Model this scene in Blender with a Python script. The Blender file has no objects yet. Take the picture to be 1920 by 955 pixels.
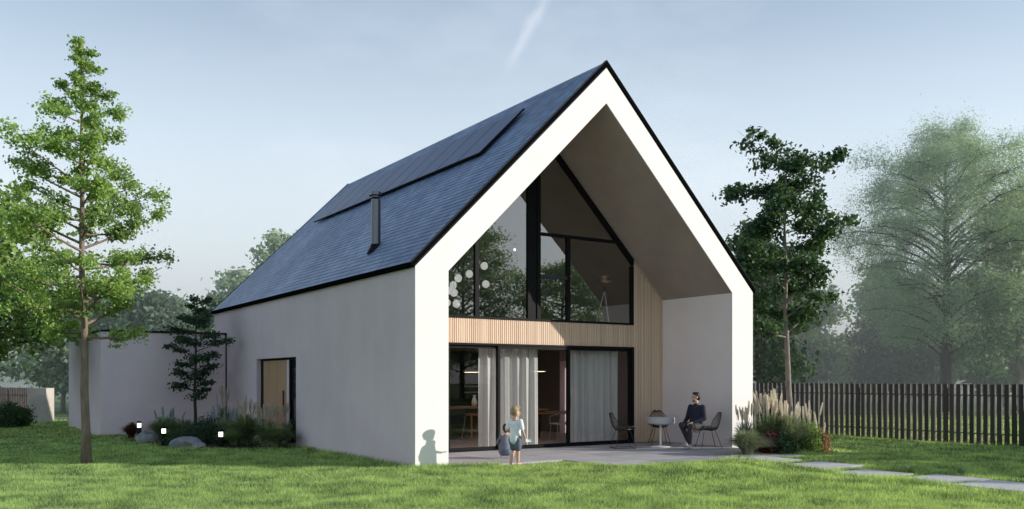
import bpy, bmesh, math, random
import numpy as np
from mathutils import Vector, Matrix
R = math.radians
sc = bpy.context.scene
COL = sc.collection
rng = np.random.default_rng(7)
random.seed(7)

# ------------------------------------------------------------------ camera frame
CA, SA = math.cos(R(33.2)), math.sin(R(33.2))
CX, CY, CZ = -7.53, -14.85, 1.65
def P(px, d, z=0.0):
    """ground plan point that lies d metres in front of the camera at image column px (1920 wide)"""
    r = (px - 960) / 1645 * d
    return (CX + CA * r + SA * d, CY - SA * r + CA * d, z)

# ------------------------------------------------------------------ materials
def new_mat(name):
    m = bpy.data.materials.new(name); m.use_nodes = True
    nt = m.node_tree; nt.nodes.clear()
    return m, nt, nt.nodes, nt.links
def N(nt, t, **kw):
    n = nt.nodes.new(t)
    for k, v in kw.items():
        if k in n.inputs: n.inputs[k].default_value = v
        else: setattr(n, k, v)
    return n
def ramp(nt, fac, stops):
    r = nt.nodes.new('ShaderNodeValToRGB'); nt.links.new(fac, r.inputs[0])
    e = r.color_ramp.elements
    while len(e) > 1: e.remove(e[-1])
    e[0].position, e[0].color = stops[0][0], (*stops[0][1], 1)
    for p, c in stops[1:]:
        x = e.new(p); x.color = (*c, 1)
    return r.outputs[0]
def mat(name, c1, c2=None, scale=4.0, rough=0.7, metal=0.0, bump=0.0, bscale=None, stretch=(1, 1, 1), spec=0.4, detail=5, dist=0.02):
    m, nt, ns, L = new_mat(name)
    out = N(nt, 'ShaderNodeOutputMaterial'); b = N(nt, 'ShaderNodeBsdfPrincipled')
    b.inputs['Roughness'].default_value = rough; b.inputs['Metallic'].default_value = metal
    b.inputs['Specular IOR Level'].default_value = spec
    tc = N(nt, 'ShaderNodeTexCoord'); mp = N(nt, 'ShaderNodeMapping'); mp.inputs['Scale'].default_value = stretch
    L.new(tc.outputs['Object'], mp.inputs[0])
    n = N(nt, 'ShaderNodeTexNoise', Scale=scale, Detail=detail); L.new(mp.outputs[0], n.inputs['Vector'])
    c2 = c2 or tuple(x * 0.88 for x in c1)
    L.new(ramp(nt, n.outputs[0], [(0.3, c2), (0.7, c1)]), b.inputs['Base Color'])
    if bump:
        n2 = N(nt, 'ShaderNodeTexNoise', Scale=bscale or scale * 6, Detail=4); L.new(mp.outputs[0], n2.inputs['Vector'])
        bp = N(nt, 'ShaderNodeBump', Strength=bump, Distance=dist); L.new(n2.outputs[0], bp.inputs['Height'])
        L.new(bp.outputs[0], b.inputs['Normal'])
    L.new(b.outputs[0], out.inputs[0])
    return m
def leaf_mat(name, dark, light, trans=0.35, tint=(1.25, 1.15, .5), rough=.55, nscale=.9):
    """leaf colour varies from leaf to leaf and in larger clumps; some light comes through"""
    m, nt, ns, L = new_mat(name)
    out = N(nt, 'ShaderNodeOutputMaterial')
    g = N(nt, 'ShaderNodeNewGeometry'); tc = N(nt, 'ShaderNodeTexCoord')
    n = N(nt, 'ShaderNodeTexNoise', Scale=nscale, Detail=3); L.new(tc.outputs['Object'], n.inputs['Vector'])
    mx = N(nt, 'ShaderNodeMath', operation='MULTIPLY_ADD'); L.new(g.outputs['Random Per Island'], mx.inputs[0]); mx.inputs[1].default_value = .55
    L.new(n.outputs[0], mx.inputs[2])
    c = ramp(nt, mx.outputs[0], [(0.42, dark), (0.98, light)])
    b = N(nt, 'ShaderNodeBsdfPrincipled', Roughness=rough); b.inputs['Specular IOR Level'].default_value = .35
    L.new(c, b.inputs['Base Color'])
    t = N(nt, 'ShaderNodeBsdfTranslucent')
    tm = N(nt, 'ShaderNodeMix', data_type='RGBA', blend_type='MULTIPLY'); tm.inputs[0].default_value = 1
    L.new(c, tm.inputs[6]); tm.inputs[7].default_value = (*tint, 1)
    L.new(tm.outputs[2], t.inputs[0])
    ms = N(nt, 'ShaderNodeMixShader'); ms.inputs[0].default_value = trans
    L.new(b.outputs[0], ms.inputs[1]); L.new(t.outputs[0], ms.inputs[2]); L.new(ms.outputs[0], out.inputs[0])
    return m
def glass_mat(name, refl, tint):
    m, nt, ns, L = new_mat(name)
    out = N(nt, 'ShaderNodeOutputMaterial')
    t = N(nt, 'ShaderNodeBsdfTransparent'); t.inputs[0].default_value = (*tint, 1)
    g = N(nt, 'ShaderNodeBsdfGlossy', Roughness=0.0)
    tc = N(nt, 'ShaderNodeTexCoord'); nz = N(nt, 'ShaderNodeTexNoise', Scale=.9, Detail=1); L.new(tc.outputs['Object'], nz.inputs['Vector'])
    bp = N(nt, 'ShaderNodeBump', Strength=.03, Distance=.05); L.new(nz.outputs[0], bp.inputs['Height']); L.new(bp.outputs[0], g.inputs['Normal'])
    lw = N(nt, 'ShaderNodeLayerWeight', Blend=.5)
    pw_ = N(nt, 'ShaderNodeMath', operation='POWER'); pw_.inputs[1].default_value = 4.0; L.new(lw.outputs['Facing'], pw_.inputs[0])
    ad = N(nt, 'ShaderNodeMath', operation='MULTIPLY_ADD', use_clamp=True); ad.inputs[1].default_value = .8; ad.inputs[2].default_value = refl; L.new(pw_.outputs[0], ad.inputs[0])
    ms = N(nt, 'ShaderNodeMixShader'); L.new(ad.outputs[0], ms.inputs[0]); L.new(t.outputs[0], ms.inputs[1]); L.new(g.outputs[0], ms.inputs[2])
    L.new(ms.outputs[0], out.inputs[0])
    return m
def emit_mat(name, col, s, base=.8):
    m, nt, ns, L = new_mat(name)
    out = N(nt, 'ShaderNodeOutputMaterial'); b = N(nt, 'ShaderNodeBsdfPrincipled', Roughness=.4)
    b.inputs['Base Color'].default_value = (base, base, base, 1)
    b.inputs['Emission Color'].default_value = (*col, 1); b.inputs['Emission Strength'].default_value = s
    L.new(b.outputs[0], out.inputs[0]); return m
def curtain_mat():
    m, nt, ns, L = new_mat('sheer_curtain_fabric')
    out = N(nt, 'ShaderNodeOutputMaterial')
    tc = N(nt, 'ShaderNodeTexCoord'); mp = N(nt, 'ShaderNodeMapping'); mp.inputs['Scale'].default_value = (9, 1, .05)
    L.new(tc.outputs['Object'], mp.inputs[0]); n = N(nt, 'ShaderNodeTexNoise', Scale=2.0, Detail=3); L.new(mp.outputs[0], n.inputs['Vector'])
    c = ramp(nt, n.outputs[0], [(.3, (.70, .69, .67)), (.7, (.95, .94, .92))])
    d = N(nt, 'ShaderNodeBsdfDiffuse'); L.new(c, d.inputs[0])
    t = N(nt, 'ShaderNodeBsdfTranslucent'); L.new(c, t.inputs[0])
    tr = N(nt, 'ShaderNodeBsdfTransparent')
    a = N(nt, 'ShaderNodeMixShader'); a.inputs[0].default_value = .25; L.new(d.outputs[0], a.inputs[1]); L.new(t.outputs[0], a.inputs[2])
    b = N(nt, 'ShaderNodeMixShader'); b.inputs[0].default_value = .20; L.new(a.outputs[0], b.inputs[1]); L.new(tr.outputs[0], b.inputs[2])
    L.new(b.outputs[0], out.inputs[0]); return m
def island_mat(name, stops, rough=.5, nscale=3, stretch=(1, 1, 1), w=.5, bump=.2, bscale=30, spec=.5, metal=0):
    """colour differs from one loose piece of the mesh to the next (slates, battens, slabs)"""
    m, nt, ns, L = new_mat(name)
    out = N(nt, 'ShaderNodeOutputMaterial'); b = N(nt, 'ShaderNodeBsdfPrincipled', Roughness=rough)
    b.inputs['Specular IOR Level'].default_value = spec; b.inputs['Metallic'].default_value = metal
    g = N(nt, 'ShaderNodeNewGeometry'); tc = N(nt, 'ShaderNodeTexCoord'); mp = N(nt, 'ShaderNodeMapping'); mp.inputs['Scale'].default_value = stretch
    L.new(tc.outputs['Object'], mp.inputs[0])
    n = N(nt, 'ShaderNodeTexNoise', Scale=nscale, Detail=5); L.new(mp.outputs[0], n.inputs['Vector'])
    mx = N(nt, 'ShaderNodeMix', data_type='FLOAT'); mx.inputs[0].default_value = w
    L.new(n.outputs[0], mx.inputs[2]); L.new(g.outputs['Random Per Island'], mx.inputs[3])
    L.new(ramp(nt, mx.outputs[0], stops), b.inputs['Base Color'])
    n2 = N(nt, 'ShaderNodeTexNoise', Scale=bscale, Detail=4); L.new(mp.outputs[0], n2.inputs['Vector'])
    bp = N(nt, 'ShaderNodeBump', Strength=bump, Distance=.01); L.new(n2.outputs[0], bp.inputs['Height']); L.new(bp.outputs[0], b.inputs['Normal'])
    L.new(b.outputs[0], out.inputs[0]); return m
def plaster_mat(name, c_hi, c_lo):
    m, nt, ns, L = new_mat(name)
    out = N(nt, 'ShaderNodeOutputMaterial'); b = N(nt, 'ShaderNodeBsdfPrincipled', Roughness=.85); b.inputs['Specular IOR Level'].default_value = .2
    tc = N(nt, 'ShaderNodeTexCoord')
    n = N(nt, 'ShaderNodeTexNoise', Scale=.55, Detail=6, Roughness=.62); L.new(tc.outputs['Object'], n.inputs['Vector'])
    mp = N(nt, 'ShaderNodeMapping'); mp.inputs['Scale'].default_value = (2.2, 2.2, .25); L.new(tc.outputs['Object'], mp.inputs[0])
    n3 = N(nt, 'ShaderNodeTexNoise', Scale=1.1, Detail=4); L.new(mp.outputs[0], n3.inputs['Vector'])
    ad = N(nt, 'ShaderNodeMath', operation='MULTIPLY_ADD'); L.new(n3.outputs[0], ad.inputs[0]); ad.inputs[1].default_value = .22; L.new(n.outputs[0], ad.inputs[2])
    L.new(ramp(nt, ad.outputs[0], [(.42, c_lo), (.78, c_hi)]), b.inputs['Base Color'])
    n2 = N(nt, 'ShaderNodeTexNoise', Scale=70, Detail=3); L.new(tc.outputs['Object'], n2.inputs['Vector'])
    bp = N(nt, 'ShaderNodeBump', Strength=.25, Distance=.006); L.new(n2.outputs[0], bp.inputs['Height']); L.new(bp.outputs[0], b.inputs['Normal'])
    L.new(b.outputs[0], out.inputs[0]); return m

M = {}
M['plaster'] = plaster_mat('shade_tinted_render', (.735, .615, .645), (.645, .54, .57))  # white walls with their lavender shade put into the colour
M['front'] = plaster_mat('sunlit_white_render', (.85, .825, .795), (.80, .77, .745))  # brighter copy of the same render for the sunlit gable front
M['porch'] = plaster_mat('porch_shade_render', (.80, .745, .74), (.73, .68, .68))  # third copy of the render, tinted for the shaded porch wall
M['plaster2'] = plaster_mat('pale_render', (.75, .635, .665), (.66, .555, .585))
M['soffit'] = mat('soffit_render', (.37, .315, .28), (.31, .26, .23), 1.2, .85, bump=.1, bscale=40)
M['black'] = mat('black_metal', (.010, .010, .011), (.007, .007, .008), 3, .6, bump=.02, spec=.12)
M['trim'] = mat('trim_metal', (.006, .006, .006), (.004, .004, .004), 3, .9, spec=.0)
M['seam'] = mat('edge_flashing', (.06, .06, .07), None, 3, .7, spec=.1)
M['steel'] = mat('flue_steel', (.20, .20, .21), (.13, .13, .14), 2, .35, metal=.85, stretch=(1, 1, .1))
M['glass'] = glass_mat('window_glass', .26, (.86, .87, .86))
M['doorglass'] = glass_mat('door_glass', .05, (.90, .90, .89))
M['intdark'] = mat('dark_cabinet', (.018, .018, .017), (.013, .013, .012), 3, .5)
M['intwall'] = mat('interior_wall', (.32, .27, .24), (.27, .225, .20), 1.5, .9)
M['intfloor'] = island_mat('interior_floor', [(.2, (.62, .46, .38)), (.8, (.74, .58, .49))], .45, 2, (1, 6, 1))
M['oak'] = mat('oak_wood', (.44, .25, .13), (.32, .17, .085), 6, .5, stretch=(1, 1, .2), bump=.1)
M['doorwood'] = mat('door_panel_wood', (.50, .31, .19), (.41, .245, .145), 5, .55, stretch=(1, 1, .12), bump=.1)
M['batten'] = island_mat('timber_batten', [(.2, (.56, .39, .27)), (.5, (.68, .50, .36)), (.85, (.78, .61, .46))], .6, 2.5, (6, 6, .25), .4, .15)
M['battenback'] = mat('batten_backing', (.13, .075, .045), None, 3, .8)
M['slate'] = island_mat('roof_slate', [(.22, (.08, .13, .235)), (.5, (.15, .22, .365)), (.78, (.27, .36, .54))], .42, .8, (.35, 1.0, .35), .30, .5, 22, spec=.6)
M['panel'] = mat('solar_cell', (.062, .092, .195), (.045, .072, .155), 1.2, .35, bump=.0, spec=.35)
M['terrace'] = island_mat('terrace_stone', [(.2, (.30, .295, .31)), (.5, (.37, .36, .375)), (.85, (.47, .46, .47))], .75, 2.2, (1, 1, 1), .45, .3, 26)
M['paver'] = island_mat('paver_concrete', [(.2, (.50, .49, .48)), (.85, (.64, .63, .61))], .85, 3, (1, 1, 1), .4, .35, 26)
M['grey'] = mat('grey_plastic', (.45, .46, .48), None, 3, .5)
M['white'] = mat('white_paint', (.80, .80, .79), None, 3, .45)
M['chair'] = mat('black_wire', (.018, .017, .017), None, 3, .45)
M['globe'] = emit_mat('lit_opal_glass', (1, .985, .95), .55)
M['lamp'] = emit_mat('lamp_glow', (1, .96, .86), 2.5)
M['glowdisc'] = emit_mat('added_warm_glow', (1, .78, .55), 6)  # glow added under the pendant shades to brighten the interior
M['lampdim'] = emit_mat('bulb_glow', (1, .95, .85), 2)
M['bark'] = mat('bark_brown', (.17, .125, .095), (.085, .062, .048), 9, .9, bump=.8, bscale=24, stretch=(1, 1, .3), dist=.04)
M['barklight'] = mat('bark_light', (.27, .21, .17), (.14, .105, .08), 9, .9, bump=.8, bscale=24, stretch=(1, 1, .3), dist=.04)
M['barkgrey'] = mat('bark_grey', (.30, .26, .22), (.15, .13, .11), 9, .9, bump=.6, bscale=22, stretch=(1, 1, .3), dist=.03)
M['barkdark'] = mat('bark_dark', (.07, .055, .045), (.035, .028, .024), 9, .9, bump=.6, bscale=22, stretch=(1, 1, .3), dist=.03)
M['leaf_bright'] = leaf_mat('leaf_bright', (.09, .17, .055), (.40, .57, .19), .52, (1.3, 1.25, .65))
M['leaf_dark'] = leaf_mat('leaf_dark', (.022, .055, .028), (.080, .155, .062), .28)
M['leaf_mid'] = leaf_mat('leaf_mid', (.09, .17, .055), (.30, .44, .15), .42)
M['leaf_haze'] = leaf_mat('leaf_haze_blue', (.09, .16, .13), (.23, .33, .25), .4)  # bluish tint puts distance haze into the leaf colour of far trees
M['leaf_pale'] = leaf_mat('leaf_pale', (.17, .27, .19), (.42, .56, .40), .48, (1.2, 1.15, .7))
M['leaf_deepgreen'] = leaf_mat('leaf_deep', (.020, .048, .032), (.065, .12, .058), .2)  # deep green, the darkest of the green leaves
M['leaf_red'] = leaf_mat('leaf_red', (.06, .018, .016), (.20, .07, .05), .25, (1.3, .8, .7))
M['leaf_russet'] = leaf_mat('leaf_russet', (.22, .09, .05), (.46, .23, .14), .3, (1.3, .8, .7))
M['blade'] = leaf_mat('grass_clump_blade', (.10, .17, .09), (.33, .43, .24), .38, nscale=2)
M['bladeblue'] = leaf_mat('grass_clump_blue', (.14, .20, .14), (.40, .47, .35), .38, nscale=2)
M['plume'] = leaf_mat('plume_cream', (.80, .75, .66), (.95, .92, .85), .5, (1, .95, .85))
M['plumetan'] = leaf_mat('plume_grey', (.60, .54, .46), (.86, .80, .70), .45, (1, .95, .9))  # tan plumes, duller than the cream ones
M['plumeblue'] = leaf_mat('plume_blue', (.33, .40, .44), (.60, .68, .72), .35, (1, 1, 1))
M['stone'] = mat('boulder_stone', (.34, .35, .38), (.17, .175, .19), 4, .8, bump=.6, bscale=9, dist=.05)
M['soil'] = mat('bed_soil', (.055, .042, .032), (.03, .024, .02), 9, .95, bump=.8, bscale=30, dist=.04)
M['fence'] = island_mat('fence_slat', [(.2, (.016, .013, .013)), (.55, (.032, .026, .025)), (.9, (.062, .050, .046))], .65, 2.5, (3, 3, .4), .6, .2)
M['fenceL'] = mat('fence_slat_brown', (.10, .08, .07), (.06, .05, .045), 2.5, .6)
M['beige'] = mat('pillar_render', (.50, .46, .42), (.42, .38, .35), 2, .85, bump=.1)
M['skin'] = mat('skin', (.60, .37, .27), (.54, .32, .23), 8, .5, spec=.35)
M['hairdark'] = mat('dark_hair', (.022, .015, .012), (.012, .009, .008), 30, .6, bump=.5, bscale=60)
M['stubble'] = mat('short_beard', (.26, .16, .12), (.20, .12, .09), 30, .7)
M['hairblond'] = mat('blond_hair', (.42, .30, .17), (.26, .18, .10), 30, .55, bump=.5, bscale=60)
M['navy'] = mat('navy_knit', (.022, .027, .050), (.015, .019, .036), 20, .85, bump=.3, bscale=90)
M['darktrouser'] = mat('charcoal_cloth', (.050, .050, .052), (.032, .032, .034), 12, .85, bump=.2)
M['tshirt'] = mat('pale_shirt', (.86, .86, .86), (.66, .70, .74), 16, .8, bump=.2, bscale=20)
M['denim'] = mat('denim', (.13, .165, .22), (.075, .095, .13), 14, .85, bump=.2)
M['greyblue'] = mat('grey_blue_cloth', (.17, .19, .24), (.11, .125, .16), 12, .85, bump=.2)
M['aqua'] = mat('pale_aqua_plastic', (.55, .72, .70), None, 3, .4)
M['shoe'] = mat('pale_shoe', (.42, .41, .40), None, 3, .6)
M['eye'] = mat('eye_dark', (.02, .015, .012), None, 3, .2)
M['curtain'] = curtain_mat()
M['lawn_grass'] = leaf_mat('lawn_blade', (.022, .078, .038), (.60, .77, .32), .55, (1.15, 1.15, .6), .45, 1.7)  # blade colour of the whole lawn, dark to light by noise

# ------------------------------------------------------------------ object helpers
def tag(o, label=None, cat=None, group=None, kind=None):
    if label: o['label'] = label
    if cat: o['category'] = cat
    if group: o['group'] = group
    if kind: o['kind'] = kind
    return o
def empty(name, loc=(0, 0, 0), rz=0.0, label=None, cat=None, group=None):
    o = bpy.data.objects.new(name, None); COL.objects.link(o); o.location = loc; o.rotation_euler = (0, 0, rz)
    o.empty_display_size = .1
    return tag(o, label, cat, group)
def link(name, me, parent=None):
    o = bpy.data.objects.new(name, me); COL.objects.link(o)
    if parent: o.parent = parent
    return o
def copy_tree(o, parent=None):
    c = o.copy(); COL.objects.link(c)
    if parent: c.parent = parent
    for ch in list(o.children): copy_tree(ch, c)
    return c
class MB:
    def __init__(s): s.v = []; s.f = []
    def add(s, vs, fs):
        k = len(s.v); s.v += [tuple(x) for x in vs]; s.f += [tuple(i + k for i in f) for f in fs]; return s
    def box(s, x0, x1, y0, y1, z0, z1):
        return s.add([(x, y, z) for z in (z0, z1) for x, y in ((x0, y0), (x1, y0), (x1, y1), (x0, y1))],
                     [(3, 2, 1, 0), (4, 5, 6, 7), (0, 1, 5, 4), (1, 2, 6, 5), (2, 3, 7, 6), (3, 0, 4, 7)])
    def prism(s, poly, y0, y1):
        """poly = (x, z) corners, extruded along y"""
        n = len(poly)
        vs = [(x, y0, z) for x, z in poly] + [(x, y1, z) for x, z in poly]
        fs = [tuple(range(n)), tuple(range(2 * n - 1, n - 1, -1))] + [(i, i + n, (i + 1) % n + n, (i + 1) % n) for i in range(n)]
        return s.add(vs, fs)
    def bar(s, a, b, w, h, up=(0, 0, 1)):
        a, b = Vector(a), Vector(b); d = (b - a).normalized(); u = Vector(up)
        if abs(d.dot(u)) > .99: u = Vector((0, 1, 0))
        x = d.cross(u).normalized() * w / 2; y = x.cross(d).normalized() * h / 2
        vs = [p + i * x + j * y for p in (a, b) for i, j in ((-1, -1), (1, -1), (1, 1), (-1, 1))]
        return s.add(vs, [(0, 1, 2, 3), (7, 6, 5, 4), (0, 4, 5, 1), (1, 5, 6, 2), (2, 6, 7, 3), (3, 7, 4, 0)])
    def tube(s, pts, rad, seg=6, cap=True):
        pts = [Vector(p) for p in pts]; n = len(pts)
        rad = rad if isinstance(rad, (list, tuple)) else [rad] * n
        vs = []; up = None
        for i, p in enumerate(pts):
            d = (pts[min(i + 1, n - 1)] - pts[max(i - 1, 0)]).normalized()
            if up is None: up = Vector((0, 0, 1)) if abs(d.z) < .9 else Vector((1, 0, 0))
            x = d.cross(up).normalized(); y = x.cross(d).normalized(); up = y
            vs += [p + rad[i] * (math.cos(t) * x + math.sin(t) * y) for t in [2 * math.pi * k / seg for k in range(seg)]]
        fs = [(i * seg + k, i * seg + (k + 1) % seg, (i + 1) * seg + (k + 1) % seg, (i + 1) * seg + k) for i in range(n - 1) for k in range(seg)]
        if cap: fs += [tuple(range(seg))[::-1], tuple((n - 1) * seg + k for k in range(seg))]
        return s.add(vs, fs)
    def lathe(s, prof, seg=24, c=(0, 0, 0)):
        n = len(prof)
        vs = [(c[0] + r * math.cos(2 * math.pi * k / seg), c[1] + r * math.sin(2 * math.pi * k / seg), c[2] + z) for r, z in prof for k in range(seg)]
        fs = [(i * seg + k, i * seg + (k + 1) % seg, (i + 1) * seg + (k + 1) % seg, (i + 1) * seg + k) for i in range(n - 1) for k in range(seg)]
        fs += [tuple(range(seg))[::-1], tuple((n - 1) * seg + k for k in range(seg))]
        return s.add(vs, fs)
    def ball(s, c, r, seg=12):
        r = r if isinstance(r, (tuple, list)) else (r, r, r)
        prof = [(math.sin(math.pi * i / seg), -math.cos(math.pi * i / seg)) for i in range(1, seg)]
        k = len(s.v); s.lathe(prof, seg + 2)
        for i in range(k, len(s.v)):
            v = s.v[i]; s.v[i] = (c[0] + v[0] * r[0], c[1] + v[1] * r[1], c[2] + v[2] * r[2])
        return s
    def build(s, name, m, parent=None, smooth=False, bevel=0):
        me = bpy.data.meshes.new(name); me.from_pydata(s.v, [], s.f); me.materials.append(m)
        bm = bmesh.new(); bm.from_mesh(me); bmesh.ops.recalc_face_normals(bm, faces=bm.faces); bm.to_mesh(me); bm.free()
        if smooth: me.shade_smooth()
        o = link(name, me, parent)
        if bevel:
            b = o.modifiers.new('edge', 'BEVEL'); b.width = bevel; b.segments = 2; b.limit_method = 'ANGLE'
        return o
def np_mesh(name, verts, faces, m, parent=None):
    """verts (n,3), faces (m,k) numpy arrays -> one object"""
    me = bpy.data.meshes.new(name); k = faces.shape[1]
    me.vertices.add(len(verts)); me.vertices.foreach_set('co', verts.astype(np.float32).ravel())
    me.loops.add(faces.size); me.loops.foreach_set('vertex_index', faces.astype(np.int32).ravel())
    me.polygons.add(len(faces)); me.polygons.foreach_set('loop_start', np.arange(0, faces.size, k, dtype=np.int32))
    me.polygons.foreach_set('loop_total', np.full(len(faces), k, dtype=np.int32))
    me.materials.append(m); me.update(calc_edges=True)
    return link(name, me, parent)

# ------------------------------------------------------------------ ground
def gz(x, y):
    x = np.asarray(x, float); y = np.asarray(y, float)
    z = -.035 + .016 * np.sin(x * .7 + 1) * np.cos(y * .6) + .013 * np.sin(x * 1.7 + y * 1.1) + .012 * np.sin(x * 3.1 - y * 1.3 + np.sin(y * 1.7)) * np.sin(y * 2.3 + x * .6)
    z = z + .15 * np.exp(-((x - 4.3) / 2.0) ** 2 - ((y + 3.5) / 1.25) ** 2)
    z = z + .06 * np.exp(-((x + 1.0) / 2.5) ** 2 - ((y + 4.2) / 1.6) ** 2)
    inside = (x > -.15) & (x < 9.4) & (y > -1.0) & (y < 14.5)
    z = np.where(inside, np.minimum(z, -.05), z)
    return z
def terrain():
    a = np.concatenate([np.linspace(-260, -42, 12), np.linspace(-40, 40, 201), np.linspace(44, 300, 14)])
    b = np.concatenate([np.linspace(-260, -42, 12), np.linspace(-40, 40, 201), np.linspace(44, 320, 14)])
    Xg, Yg = np.meshgrid(a, b, indexing='ij'); Z = gz(Xg, Yg)
    V = np.stack([Xg, Yg, Z], -1).reshape(-1, 3); nb = len(b)
    i, j = np.meshgrid(np.arange(len(a) - 1), np.arange(nb - 1), indexing='ij'); k = (i * nb + j).ravel()
    F = np.stack([k, k + nb, k + nb + 1, k + 1], 1)
    m, nt, ns, L = new_mat('lawn_ground')
    out = N(nt, 'ShaderNodeOutputMaterial'); b_ = N(nt, 'ShaderNodeBsdfPrincipled', Roughness=.95); b_.inputs['Specular IOR Level'].default_value = .1
    tc = N(nt, 'ShaderNodeTexCoord'); n1 = N(nt, 'ShaderNodeTexNoise', Scale=.35, Detail=6); n2 = N(nt, 'ShaderNodeTexNoise', Scale=6, Detail=6)
    L.new(tc.outputs['Object'], n1.inputs['Vector']); L.new(tc.outputs['Object'], n2.inputs['Vector'])
    ad = N(nt, 'ShaderNodeMath', operation='MULTIPLY_ADD'); L.new(n2.outputs[0], ad.inputs[0]); ad.inputs[1].default_value = .6; L.new(n1.outputs[0], ad.inputs[2])
    L.new(ramp(nt, ad.outputs[0], [(.55, (.045, .10, .045)), (.85, (.15, .27, .10)), (1.0, (.27, .38, .16))]), b_.inputs['Base Color'])
    bp = N(nt, 'ShaderNodeBump', Strength=1, Distance=.05); n3 = N(nt, 'ShaderNodeTexNoise', Scale=40, Detail=5); L.new(tc.outputs['Object'], n3.inputs['Vector'])
    L.new(n3.outputs[0], bp.inputs['Height']); L.new(bp.outputs[0], b_.inputs['Normal']); L.new(b_.outputs[0], out.inputs[0])
    o = np_mesh('ground', V, F, m); o.data.shade_smooth(); tag(o, kind='structure')
terrain()

# things that keep the turf out: (x0, x1, y0, y1)
SLABS = [(5.50, 6.66, -3.56, -2.56), (5.78, 6.98, -4.72, -3.76), (5.56, 6.72, -5.88, -4.94), (5.84, 7.02, -7.06, -6.12), (5.64, 6.80, -8.32, -7.20), (5.70, 6.86, -9.5, -8.38), (5.62, 6.80, -10.7, -9.56), (5.7, 6.86, -11.9, -10.76)]
def keepout(x, y):
    k = (x > -.02) & (x < 9.29) & (y > 0) & (y < 14.4)
    k |= (x > -3.62) & (x < 0) & (y > 12.9) & (y < 20.5)
    k |= (x > .70) & (x < 8.6) & (y > -.42) & (y < .1)
    k |= (x > 3.2) & (x < 8.25) & (y > -2.44) & (y < 0)
    for a, b, c, d in SLABS: k |= (x > a - .01) & (x < b + .01) & (y > c - .01) & (y < d + .01)
    return k
def blades(n, dmin, dmax, pmin, pmax, h, w, power=1.0):
    u = rng.random(n); d = dmin * (dmax / dmin) ** u           # density falls with the square of the distance
    px = rng.uniform(pmin, pmax, n); r = (px - 960) / 1645 * d
    x = CX + CA * r + SA * d; y = CY - SA * r + CA * d
    ok = ~keepout(x, y); x, y, d = x[ok], y[ok], d[ok]; n = len(x)
    patch = .65 + .75 * np.sin(x * 1.3 + 2 * np.sin(y * .9)) * np.sin(y * 1.9 + np.cos(x * 1.1)) + .2 * np.sin(x * 4.1 + y * 3.3)
    hh = h * (.55 + .75 * rng.random(n)) * (.7 + .4 * patch); ww = w * (d / 14) * (.7 + .6 * rng.random(n))
    a = rng.uniform(0, 2 * np.pi, n); la = rng.uniform(0, 2 * np.pi, n); le = hh * rng.uniform(.1, 1.0, n)
    z = gz(x, y) - .006
    z = np.where((x > 0) & (x < 9.3) & (y > -1.0), -.055, z)
    b0 = np.stack([x - ww * np.cos(a), y - ww * np.sin(a), z], 1); b1 = np.stack([x + ww * np.cos(a), y + ww * np.sin(a), z], 1)
    t = np.stack([x + le * np.cos(la), y + le * np.sin(la), z + hh], 1)
    V = np.stack([b0, b1, t], 1).reshape(-1, 3)
    return V
V = np.concatenate([blades(600000, 9.6, 20, -120, 2040, .064, .0045), blades(230000, 20, 40, -100, 2040, .060, .006)])
g = np_mesh('grass', V, np.arange(len(V)).reshape(-1, 3), M['lawn_grass'])
tag(g, 'short mown green lawn in front of and around the gabled house', 'grass', kind='stuff')
# taller wild tufts along the walls, the path and the terrace edge
def tuft_strip(pts, n, h, spread):
    out = []
    for (x0, y0), (x1, y1) in pts:
        t = rng.random(n); x = x0 + (x1 - x0) * t + rng.normal(0, spread, n); y = y0 + (y1 - y0) * t + rng.normal(0, spread, n)
        hh = h * rng.uniform(.3, 1.1, n); a = rng.uniform(0, 6.28, n); la = rng.uniform(0, 6.28, n)
        z = gz(x, y); w = .005
        out.append(np.stack([np.stack([x - w * np.cos(a), y - w * np.sin(a), z], 1), np.stack([x + w * np.cos(a), y + w * np.sin(a), z], 1),
                             np.stack([x + .5 * hh * np.cos(la), y + .5 * hh * np.sin(la), z + hh], 1)], 1).reshape(-1, 3))
    return np.concatenate(out)
V = tuft_strip([((-.12, -.1), (-.12, 6.0)), ((-.1, -.12), (1.6, -.5)), ((7.0, -2.7), (7.1, -8.5)), ((5.5, -2.5), (5.45, -9)), ((14.5, -6), (14.5, 5)), ((8.6, -2.3), (8.3, -1.2)), ((-3.7, 12.8), (-.4, 12.8))], 2200, .13, .07)
g2 = np_mesh('grass', V, np.arange(len(V)).reshape(-1, 3), M['lawn_grass'])
tag(g2, 'longer uncut grass fringe along the house walls, paving slabs and dark fence', 'grass', kind='stuff')

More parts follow.
